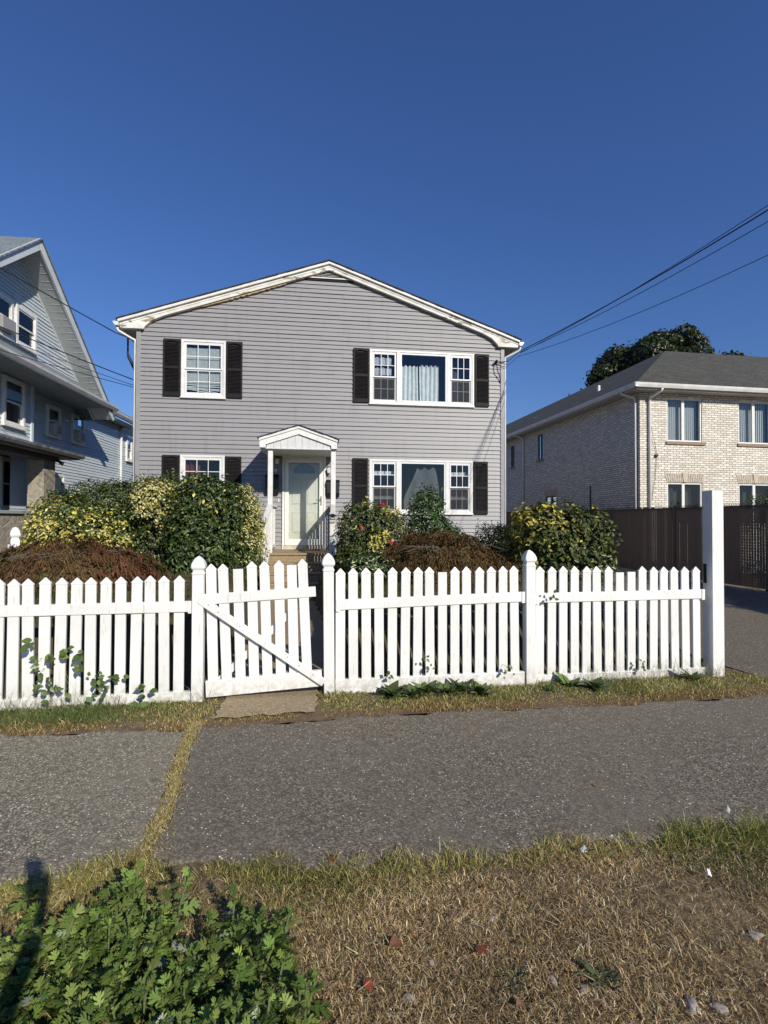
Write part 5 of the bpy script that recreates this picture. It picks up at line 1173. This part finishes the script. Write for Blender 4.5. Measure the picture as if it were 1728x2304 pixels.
sheet('fence_strip_ground', X_, Yq, X_ * 0 + .004 + .004 * np.sin(X_ * 31 + Yq * 17), mk('strip_soil', (.09, .055, .03), .95, (.16, .11, .06), 16, 6, .6, 60))
# 3 crack between the slabs
yy = RNG.uniform(2.2, 4.05, 12000); xx = seamX(yy) + RNG.normal(0, .028, 12000) * (1 + .8 * (yy < 2.7)); n = 12000
t = blades('crack_grass', np.column_stack([xx, yy]), np.full(n, .008), RNG.uniform(.015, .045, n), RNG.uniform(.002, .004, n), RNG.uniform(.4, 1.2, n), np.where(RNG.random((n, 1)) < .55, pick(n, OLV), pick(n, DRY))); tag(t, 'yellow-brown grass filling the crack across the asphalt', 'grass', kind='stuff')
# 4 front lawn behind the fence
XY = scatter(60000, -6.6, 3.5, 4.6, 11.0, lambda x, y: (fence_v(x, y) > .12) & (fence_v(x, y) < 4.8) & (np.abs(x - walkX(y)) > .60)); X, Y = XY.T; n = len(X)
C = np.where((RNG.random(n) < np.clip(.5 + .4 * clump(X, Y, 2, 60), 0, 1))[:, None], pick(n, [(.07, .085, .022), (.10, .12, .03), (.05, .07, .018)]), pick(n, [(.14, .11, .05), (.10, .075, .035), (.18, .15, .07)]))
t = blades('lawn_grass', XY, terrain(X, Y) - .01, RNG.uniform(.05, .13, n) * np.clip(.9 + .5 * clump(X, Y, 3, 61), .3, 1.8), RNG.uniform(.004, .009, n), RNG.uniform(.2, 1, n), C); tag(t, 'rough green and brown lawn on the bank behind the picket fence', 'grass', kind='stuff')
# 5 wiry seed stalks in front of the fence boards
n = 1700; u = RNG.uniform(-1, 7.0, n); grp = clump(u, u * 0, 3, 70) > -.15; u = u[grp]; u = u[~((u > 1.75) & (u < 2.55))]; n = len(u); v = RNG.uniform(-.14, -.04, n)
c_, s_ = cos(FYAW), sin(FYAW); XY = np.column_stack([FO[0] + c_ * u - s_ * v, FO[1] + s_ * u + c_ * v])
t = blades('seed_stalks', XY, np.zeros(n), RNG.uniform(.10, .34, n), RNG.uniform(.0018, .0034, n), RNG.uniform(.2, 1.0, n), pick(n, [(.26, .24, .14), (.35, .30, .20), (.16, .18, .08)])); tag(t, 'thin wiry grass stalks leaning against the white bottom boards', 'grass', kind='stuff')

# ------------------------------------------------------------------ leafy weeds
def inst(name, tv, tt, P, T, Nm, size, C, mat, parent=None, vc=None):
    """copies of a small leaf template: x along the leaf, y across, z up"""
    n, m = len(P), len(tv); T = nrm(T); Nm = nrm(Nm - T * np.sum(Nm * T, 1, keepdims=True)); B = np.cross(Nm, T); tv = np.array(tv, float)
    V = P[:, None, :] + size[:, None, None] * (tv[None, :, 0:1] * T[:, None] + tv[None, :, 1:2] * B[:, None] + tv[None, :, 2:3] * Nm[:, None])
    Tt = (np.arange(n) * m)[:, None, None] + np.array(tt)[None]
    Cc = np.repeat(C, m, 0).reshape(n, m, 3)
    if vc is not None: Cc = Cc * np.array(vc)[None, :, None]
    return np_mesh(name, V.reshape(-1, 3), Tt.reshape(-1, len(tt[0])), Cc.reshape(-1, 3), mat, parent)
def lobed():
    tv, tt = [], []
    def lobe(x0, y0, ang, L, w, z0, dz):
        c, s_ = cos(ang), sin(ang); b = len(tv)
        for a, q, z in ((0, 0, 0), (.45, -w / 2, .012), (.8, -w * .38, -.0), (1, 0, -.03), (.8, w * .38, 0), (.45, w / 2, .012)):
            tv.append((x0 + (a * c * L - q * s_), y0 + (a * s_ * L + q * c), z0 + z + dz * a - .10 * (x0 + a * c * L) ** 2))
        tt.append((b, b + 1, b + 2, b + 3)); tt.append((b, b + 3, b + 4, b + 5))
    lobe(0, 0, 0, 1, .26, 0, 0)
    for x0, L, w, an in ((.20, .42, .17, .95), (.42, .58, .20, .70), (.66, .36, .14, .50)):
        for s_ in (-1, 1): lobe(x0, 0, s_ * an, L, w, .012, -.02 * s_)
    return tv, tt
LV, LT = lobed()
OV = [(0, 0, 0), (.25, -.26, .03), (.55, -.30, .02), (.85, -.12, -.03), (1, 0, -.08), (.85, .12, -.03), (.55, .30, .02), (.25, .26, .03), (.5, 0, -.02)]
OT = [(0, 1, 8), (1, 2, 8), (2, 3, 8), (3, 4, 8), (4, 5, 8), (5, 6, 8), (6, 7, 8), (7, 0, 8)]
OC = [.8, .95, 1, 1, 1.05, 1, 1, .95, 1.15]
def sprigs(name, XY, H, nl, size, cols, tpl, parent=None, zb=None, vc=None, silver=.0):
    P, T, N_, Sz, C, D = [], [], [], [], [], []; V = []; F = []
    for i, ((x, y), h) in enumerate(zip(XY, H)):
        z0 = 0 if zb is None else zb[i]; la = RNG.uniform(0, 2 * pi); ln = RNG.uniform(.05, .35) * h; a0 = RNG.uniform(0, 6.28); k0 = RNG.uniform(.8, 1.2)
        b = len(V); w_ = .003
        for t in (0, .5, 1): c = (x + cos(la) * ln * t * t, y + sin(la) * ln * t * t, z0 + h * t); V += [(c[0] - w_, c[1], c[2]), (c[0] + w_, c[1], c[2])]
        F += [(b, b + 1, b + 3, b + 2), (b + 2, b + 3, b + 5, b + 4)]
        m = int(nl * k0)
        for j in range(m):
            t = .12 + .88 * (j + .5) / m; a = a0 + j * 2.4 + RNG.normal(0, .8); el = -.1 + 1.15 * t ** 1.6 + RNG.normal(0, .34); c = (x + cos(la) * ln * t * t, y + sin(la) * ln * t * t, z0 + h * t)
            d = (cos(a) * cos(el), sin(a) * cos(el), sin(el)); P.append(c); T.append(d); N_.append((-cos(a) * sin(el) + RNG.normal(0, .45), -sin(a) * sin(el) + RNG.normal(0, .45), cos(el)))
            Sz.append(size * (1.05 - .5 * t) * RNG.uniform(.5, 1.45)); C.append(min(1, max(0, t + RNG.normal(0, .22))))
    n = len(P); t = np.array(C)[:, None]; C = pick(n, cols[0], None, .18) * (1 - t) + pick(n, cols[1], None, .18) * t
    if silver: C = np.where(RNG.random((n, 1)) < silver, pick(n, [(.30, .36, .24)], None, .2), C)
    o = inst(name, tpl[0], tpl[1], np.array(P), np.array(T), np.array(N_), np.array(Sz), C, WEEDL, parent, vc)
    st = np_mesh(name + '_stem', V, F, np.tile((.16, .20, .09), (len(V), 1)), LEAF, o)
    return o
XY = scatter(640, -2.1, -.16, .95, 2.16, lambda x, y: (x < -.30 - .25 * smooth((y - 1.75) / .4) + .06 * np.sin(y * 13) + .05 * np.sin(y * 31)) & (x > -1.42 - .45 * (y < 1.62) + .05 * np.sin(y * 17)) & (y < 2.02 + .10 * np.sin(x * 11) + .07 * np.sin(x * 29)) & (RNG.random(len(x)) < np.clip(.75 + .6 * clump(x, y, 5, 80), .12, 1)))
Hh = RNG.uniform(.06, .16, len(XY)) * np.clip(1 + .45 * clump(XY[:, 0], XY[:, 1], 3.5, 81), .5, 1.7)
mw = sprigs('mugwort_patch', XY, Hh, 13, .066, ([(.045, .075, .016), (.07, .11, .024), (.11, .14, .03), (.16, .14, .05)], [(.15, .23, .045), (.23, .31, .075), (.10, .165, .035)]), (LV, LT), silver=.03)
mw.name = 'weed_patch'; tag(mw, 'dense patch of green lobed-leaf weeds spreading over the verge at lower left', 'weeds', kind='stuff')
for c in mw.children: c.name = 'stem'
XY = scatter(60, -2.3, -1.15, 1.0, 1.9, lambda x, y: x < 9); 
def world(u, v, z=0): x, y = fen(u, v); return (x, y, z)
# vine leaves poking through the left run of pickets
def through(label, pts, zr, size=.075, grp=None, cols=((.08, .12, .03), (.12, .17, .045), (.06, .09, .025))):
    r0 = world(pts[0][0], -.02); r = empty('vine', r0[0], r0[1], FYAW, 0, label, 'plant', grp)
    P = []; u0 = pts[0][0]
    for u, z in pts:
        for _ in range(3): P.append((u - u0 + RNG.normal(0, .018), -.06 - RNG.uniform(0, .05), z + RNG.normal(0, .02)))
    P = np.array(P); n = len(P); T = np.column_stack([RNG.normal(0, .8, n), -.3 * np.ones(n), RNG.normal(-.1, .5, n)])
    inst('leaves', OV, OT, P, T, np.column_stack([RNG.normal(.1, .35, n), -np.ones(n), .6 + RNG.normal(0, .3, n)]), size * RNG.uniform(.55, 1.15, n), pick(n, cols, None, .15), LEAF, r, OC)
    mb = MB(); q = sorted(pts, key=lambda a: a[1]); base = (q[0][0] - u0, .06, -.02)
    for k in range(0, len(pts), 2):
        u, z = pts[k]; mb.tube([base, ((base[0] + u - u0) / 2, .05, z * .6), (u - u0, .03, z), (u - u0 + .01, -.05, z + .01)], [.004, .003, .0025, .002], 4)
    mb.build('stem', mk('green_stem', (.10, .14, .05), .7), r)
VG = 'climbing weeds growing through the left fence run'
through('leafy weed with broad leaves climbing highest through the left pickets', [(.325, .425), (.424, .454), (.515, .445), (.575, .492), (.637, .468), (.638, .369), (.278, .59)], 0, .085, VG)
through('dense low weed bunch in front of the left pickets under the climbing leaves', [(.346, .338), (.407, .27), (.438, .16), (.399, .097), (.529, .166), (.44, .22), (.38, .20)], 0, .062, VG)
through('leafy weed bunch hanging midway along the left fence run', [(.752, .266), (.824, .285), (.886, .249), (.764, .133), (.856, .173), (.907, .237), (.80, .20), (.995, .277)], 0, .065, VG)
through('low weed with large drooping leaves at the board left of the gate', [(1.139, .16), (1.203, .123), (1.225, .044), (1.109, -.0), (1.204, .0)], 0, .085, VG)
for u, z, l in ((3.28, .226, 'small sprig poking through the fifth picket gap right of the gate'), (3.64, .312, 'tiny leaf sprig midway up the pickets left of the flat-topped one'), (4.414, .205, 'small sprig low in the fence left of the middle post'), (4.876, .90, 'three-leaf sprig lying over the top rail right of the middle post'), (5.847, .198, 'small weed sprig low under the flat-topped picket pair')):
    through(l, [(u, z), (u + .03, z - .06)], 0, .05, 'small sprigs on the right fence run')
def dock(label, c, n, L, cols, grp, narrow=.5, up=.5, z=0):
    r = empty('weed', c[0], c[1], 0, z, label, 'weed', grp); a = RNG.uniform(0, 2 * pi, n); el = RNG.uniform(.1, 1.1, n) * up * 2; tv = [(x, y * narrow, zz - .25 * x * x) for x, y, zz in OV]
    T = np.column_stack([np.cos(a) * np.cos(el), np.sin(a) * np.cos(el), np.sin(el)]); N_ = np.column_stack([-np.cos(a) * np.sin(el), -np.sin(a) * np.sin(el), np.cos(el)]) + RNG.normal(0, .15, (n, 3))
    inst('leaves', tv, OT, np.column_stack([RNG.normal(0, .012, (n, 2)), np.full(n, .01)]), T, N_, L * RNG.uniform(.5, 1.1, n), pick(n, cols, None, .15), LEAF, r, OC); return r
DG = ((.075, .12, .028), (.12, .18, .04), (.055, .085, .022))
k = 0
for u, lab in ((3.30, 'low weed clump leftmost along the right fence boards'), (3.50, 'green weed clump under the sixth picket right of the gate'), (3.62, 'broad-leaved weed beside the fence, thickest of the row'), (3.80, 'broad-leaved weed clump centred under the flat-topped picket'), (3.95, 'green weed clump just right of the flat-topped picket'), (4.12, 'spreading green weed toward the middle post'), (5.05, 'dark green weed just right of the middle post'), (5.25, 'grassy weed clump second right of the middle post'), (6.35, 'pointed dark weed near the tall end post'), (4.79, 'small pale weed at the foot of the middle post')):
    p = world(u, -.16 - .07 * (k % 2)); dock(lab, p, 40 if u < 4.6 else 22, .17 if u != 4.79 else .08, DG, 'weeds along the right fence boards', .75, .5); k += 1
for x, y, l in ((.46, 1.80, 'left of two dark green rosettes in the dry verge'), (.76, 1.81, 'right of two dark green rosettes in the dry verge, the larger')):
    dock(l, (x, y), 52, .058 if x < .6 else .075, ((.07, .10, .035), (.12, .15, .07), (.05, .07, .025)), 'rosettes in the dry verge', .36, .36, -.008)
dock('pale yellow-green weed at the asphalt edge above the weed patch', (-.52, 2.0), 16, .06, ((.18, .24, .05), (.35, .34, .06)), None, .6, .4)
# fallen leaves, stones and litter
LC = [('red-brown fallen leaf standing in the grass at the near asphalt edge', (-.23, 2.40), (.16, .06, .03), .05), ('curled brown leaf in the middle of the verge', (.05, 1.93), (.22, .10, .055), .06), ('bright red fallen leaf low in the verge', (-.05, 1.76), (.30, .06, .03), .040),
      ('small pinkish brown leaf right of centre in the verge', (.28, 2.07), (.26, .15, .10), .045), ('reddish leaf left of the green rosettes', (.36, 1.90), (.24, .07, .04), .05), ('large rust red leaf at the lower right edge of the weed patch', (-.29, 1.66), (.30, .08, .035), .07),
      ('flat brown leaf below the left rosette', (.45, 1.69), (.24, .13, .08), .04), ('small tan leaf alone on the asphalt at right', (1.27, 3.08), (.30, .19, .10), .045), ('grey-brown leaf lying against the grassy crack', (-1.21, 2.87), (.20, .17, .12), .06)]
for l, (x, y), c, sz in LC:
    r = empty('fallen_leaf', x, y, RNG.uniform(0, 6), .03, l, 'leaf', 'fallen leaves'); tv = [(a - .5, b * 1.3, zz * 2 + .3 * b * b) for a, b, zz in OV]
    tl = RNG.normal(0, .35, 2); o = inst('blade', tv, OT, np.zeros((1, 3)), np.array([[1, .1, tl[0]]]), np.array([[tl[1], .1, 1.]]), np.array([sz]), np.array([c]), LEAFDULL, r, OC)
import bmesh
STM = mk('stone', (.34, .30, .25), .85, (.22, .19, .15), 25, 4, .4, 90)
for i, (x, y, sz, l) in enumerate([(1.44, 1.99, .035, 'pale rounded stone at the far right of the verge'), (1.02, 1.71, .036, 'large flat grey stone half buried at lower right'), (1.10, 1.70, .03, 'smaller stone right of the large flat one'), (.68, 1.76, .022, 'small stone between the rosettes'), (.59, 1.80, .022, 'grey pebble beside the left rosette'), (.44, 2.07, .022, 'white pebble upper middle of the verge'), (.18, 1.87, .02, 'buff pebble left of the rosettes'), (.09, 1.73, .028, 'long pale stone near the bright red leaf')]):
    bm = bmesh.new(); bmesh.ops.create_icosphere(bm, subdivisions=3, radius=1)
    for v in bm.verts: k_ = 1 + .16 * sin(v.co.x * 3 + i) * cos(v.co.y * 4 + i) + .08 * sin(v.co.z * 7 + 2 * i); v.co = Vector((v.co.x * k_ * sz * .95, v.co.y * k_ * sz * .6, v.co.z * k_ * sz * .4))
    me = bpy.data.meshes.new('stone'); bm.to_mesh(me); bm.free(); me.materials.append(STM); me.polygons.foreach_set('use_smooth', [True] * len(me.polygons))
    o = bpy.data.objects.new('stone', me); COL.objects.link(o); o.location = (x, y, .008); o.rotation_euler = (.1, .1, i * 1.3); tag(o, l, 'stone', 'stones in the verge')
for x, y, l, q in ((.95, 2.44, 'white paper scrap at the near asphalt edge', .018), (1.44, 2.28, 'small white and tan scrap in the dry grass at right', .014), (1.87, 2.79, 'thin white scrap on the asphalt at far right', .010)):
    mb = MB(); mb.add([(-q, -q * .6, .01), (q * .2, -q * .8, .0), (q, -q * .1, .02), (q * .7, q * .8, .01), (-q * .4, q * .7, .03), (0, 0, .04)], [(0, 1, 5), (1, 2, 5), (2, 3, 5), (3, 4, 5), (4, 0, 5)])
    o = mb.build('paper_scrap', mk('paper_white', (.75, .75, .72), .7), None, fix=False); o.location = (x, y, .03); o.rotation_euler = (.2, -.1, x * 3); tag(o, l, 'litter', 'paper scraps')

# ------------------------------------------------------------------ the person taking the photograph (only the shadow of the raised arms falls in view)
def skinned(name, pts, edges, radii, mat, parent, root=0, sub=2):
    me = bpy.data.meshes.new(name); me.from_pydata(pts, edges, []); o = bpy.data.objects.new(name, me); COL.objects.link(o); o.parent = parent; me.materials.append(mat)
    o.modifiers.new('Skin', 'SKIN'); sv = me.skin_vertices[0].data if me.skin_vertices else None
    if sv is None:
        bpy.context.view_layer.objects.active = o; bm = bmesh.new(); bm.from_mesh(me); bm.verts.layers.skin.verify(); bm.to_mesh(me); bm.free(); sv = me.skin_vertices[0].data
    for i, r in enumerate(radii): sv[i].radius = r if isinstance(r, tuple) else (r, r); sv[i].use_root = (i == root)
    ss = o.modifiers.new('Subdivision', 'SUBSURF'); ss.levels = sub; ss.render_levels = sub; return o
PE = empty('person', -.15, -.62, 0, 0, 'person in dark jacket and jeans on the verge, raising a phone in one hand', 'person')
J = mk('dark_jacket', (.03, .035, .05), .8); JE = mk('jeans', (.05, .07, .12), .8); SK = mk('skin', (.42, .24, .16), .5)
def rel(p): return (p[0] - .12, p[1] + .62, p[2])
bp_ = [(.12, -.62, .95), (.12, -.61, 1.15), (.12, -.59, 1.36), (.12, -.57, 1.46), (.12, -.55, 1.53), (.12, -.53, 1.62), (.12, -.53, 1.72),
       (.30, -.57, 1.40), (.36, -.38, 1.20), (.42, -.16, 1.47), (-.06, -.57, 1.40), (-.12, -.59, 1.12), (-.11, -.53, .88),
       (.22, -.62, .86), (.23, -.60, .48), (.24, -.62, .09), (.02, -.62, .86), (.01, -.60, .48), (.0, -.62, .09), (.25, -.50, .05), (-.01, -.50, .05)]
be = [(0, 1), (1, 2), (2, 3), (3, 4), (4, 5), (5, 6), (3, 7), (7, 8), (8, 9), (3, 10), (10, 11), (11, 12), (0, 13), (13, 14), (14, 15), (0, 16), (16, 17), (17, 18), (15, 19), (18, 20)]
br = [(.15, .12), (.14, .11), (.16, .12), (.10, .08), .055, .085, .085, .06, .048, .032, .06, .048, .032, .09, .06, .045, .09, .06, .045, .04, .04]
skinned('body', [rel(p) for p in bp_], be, br, J, PE)
for sx, wr in ((1, (.42, -.16, 1.47)), (-1, (-.11, -.53, .88))):
    hx = .045 * sx; wr = (wr[0] + .0, wr[1], wr[2]); P0 = [wr, (.335 + (wr[0] - .335) * .6 + hx * .5, -.12, wr[2] + .05)]; pts = list(P0); ed = [(0, 1)]; rd = [.026, .030]
    for k, (dz, ln) in enumerate(((-.022, .8), (-.004, .95), (.016, 1.0), (.036, .9))):
        b = len(pts); x0 = P0[1][0]; z0 = P0[1][2] + dz + .03; pts += [(x0, -.10, z0), (x0 - hx * .2, -.055, z0 + .01), (x0 - hx * .9 * ln, -.040, z0 + .008)]; ed += [(1, b), (b, b + 1), (b + 1, b + 2)]; rd += [.010, .0085, .007]
    b = len(pts); pts += [(P0[1][0] - hx * .3, -.095, P0[1][2] - .005), (P0[1][0] - hx * .9, -.085, P0[1][2] + .03)]; ed += [(1, b), (b, b + 1)]; rd += [.012, .009]
    if sx < 0:                                               # the free hand hangs loose, fingers slightly bent
        pts = [wr, (-.115, -.52, .80)]; ed = [(0, 1)]; rd = [.026, (.018, .034)]
        for dy, ln in ((-.030, .85), (-.010, 1.0), (.010, .95), (.030, .75)):
            b = len(pts); pts += [(-.115, -.52 + dy, .775), (-.112, -.525 + dy, .775 - .045 * ln), (-.10, -.53 + dy, .775 - .08 * ln)]; ed += [(1, b), (b, b + 1), (b + 1, b + 2)]; rd += [.010, .0085, .007]
        b = len(pts); pts += [(-.10, -.565, .815), (-.09, -.58, .775)]; ed += [(1, b), (b, b + 1)]; rd += [.012, .009]
    skinned('hand', [rel(p) for p in pts], ed, rd, SK, PE)
mb = MB()
for p in ((.12, -.44, 1.66),): mb.tube([rel((.12, -.445, 1.68)), rel((.12, -.415, 1.645)), rel((.12, -.44, 1.635))], [.008, .014, .01], 8)
for q in (-1, 1): mb.tube([rel((.12 + q * .088, -.54, 1.64)), rel((.12 + q * .094, -.54, 1.69))], [.012, .016], 8)
mb.build('face', SK, PE, smooth=True)
mb = MB(); mb.tube([rel((.12, -.54, 1.70)), rel((.12, -.555, 1.76)), rel((.12, -.55, 1.80))], [.098, .085, .03], 14); mb.build('hair', mk('brown_hair', (.04, .025, .015), .7), PE, smooth=True)
ph = MB().box(.025, .105, -.062, -.050, 1.50, 1.66).build('phone', BLKMET, None, bevel=.004); tag(ph, 'black phone held upright in one raised hand', 'phone')
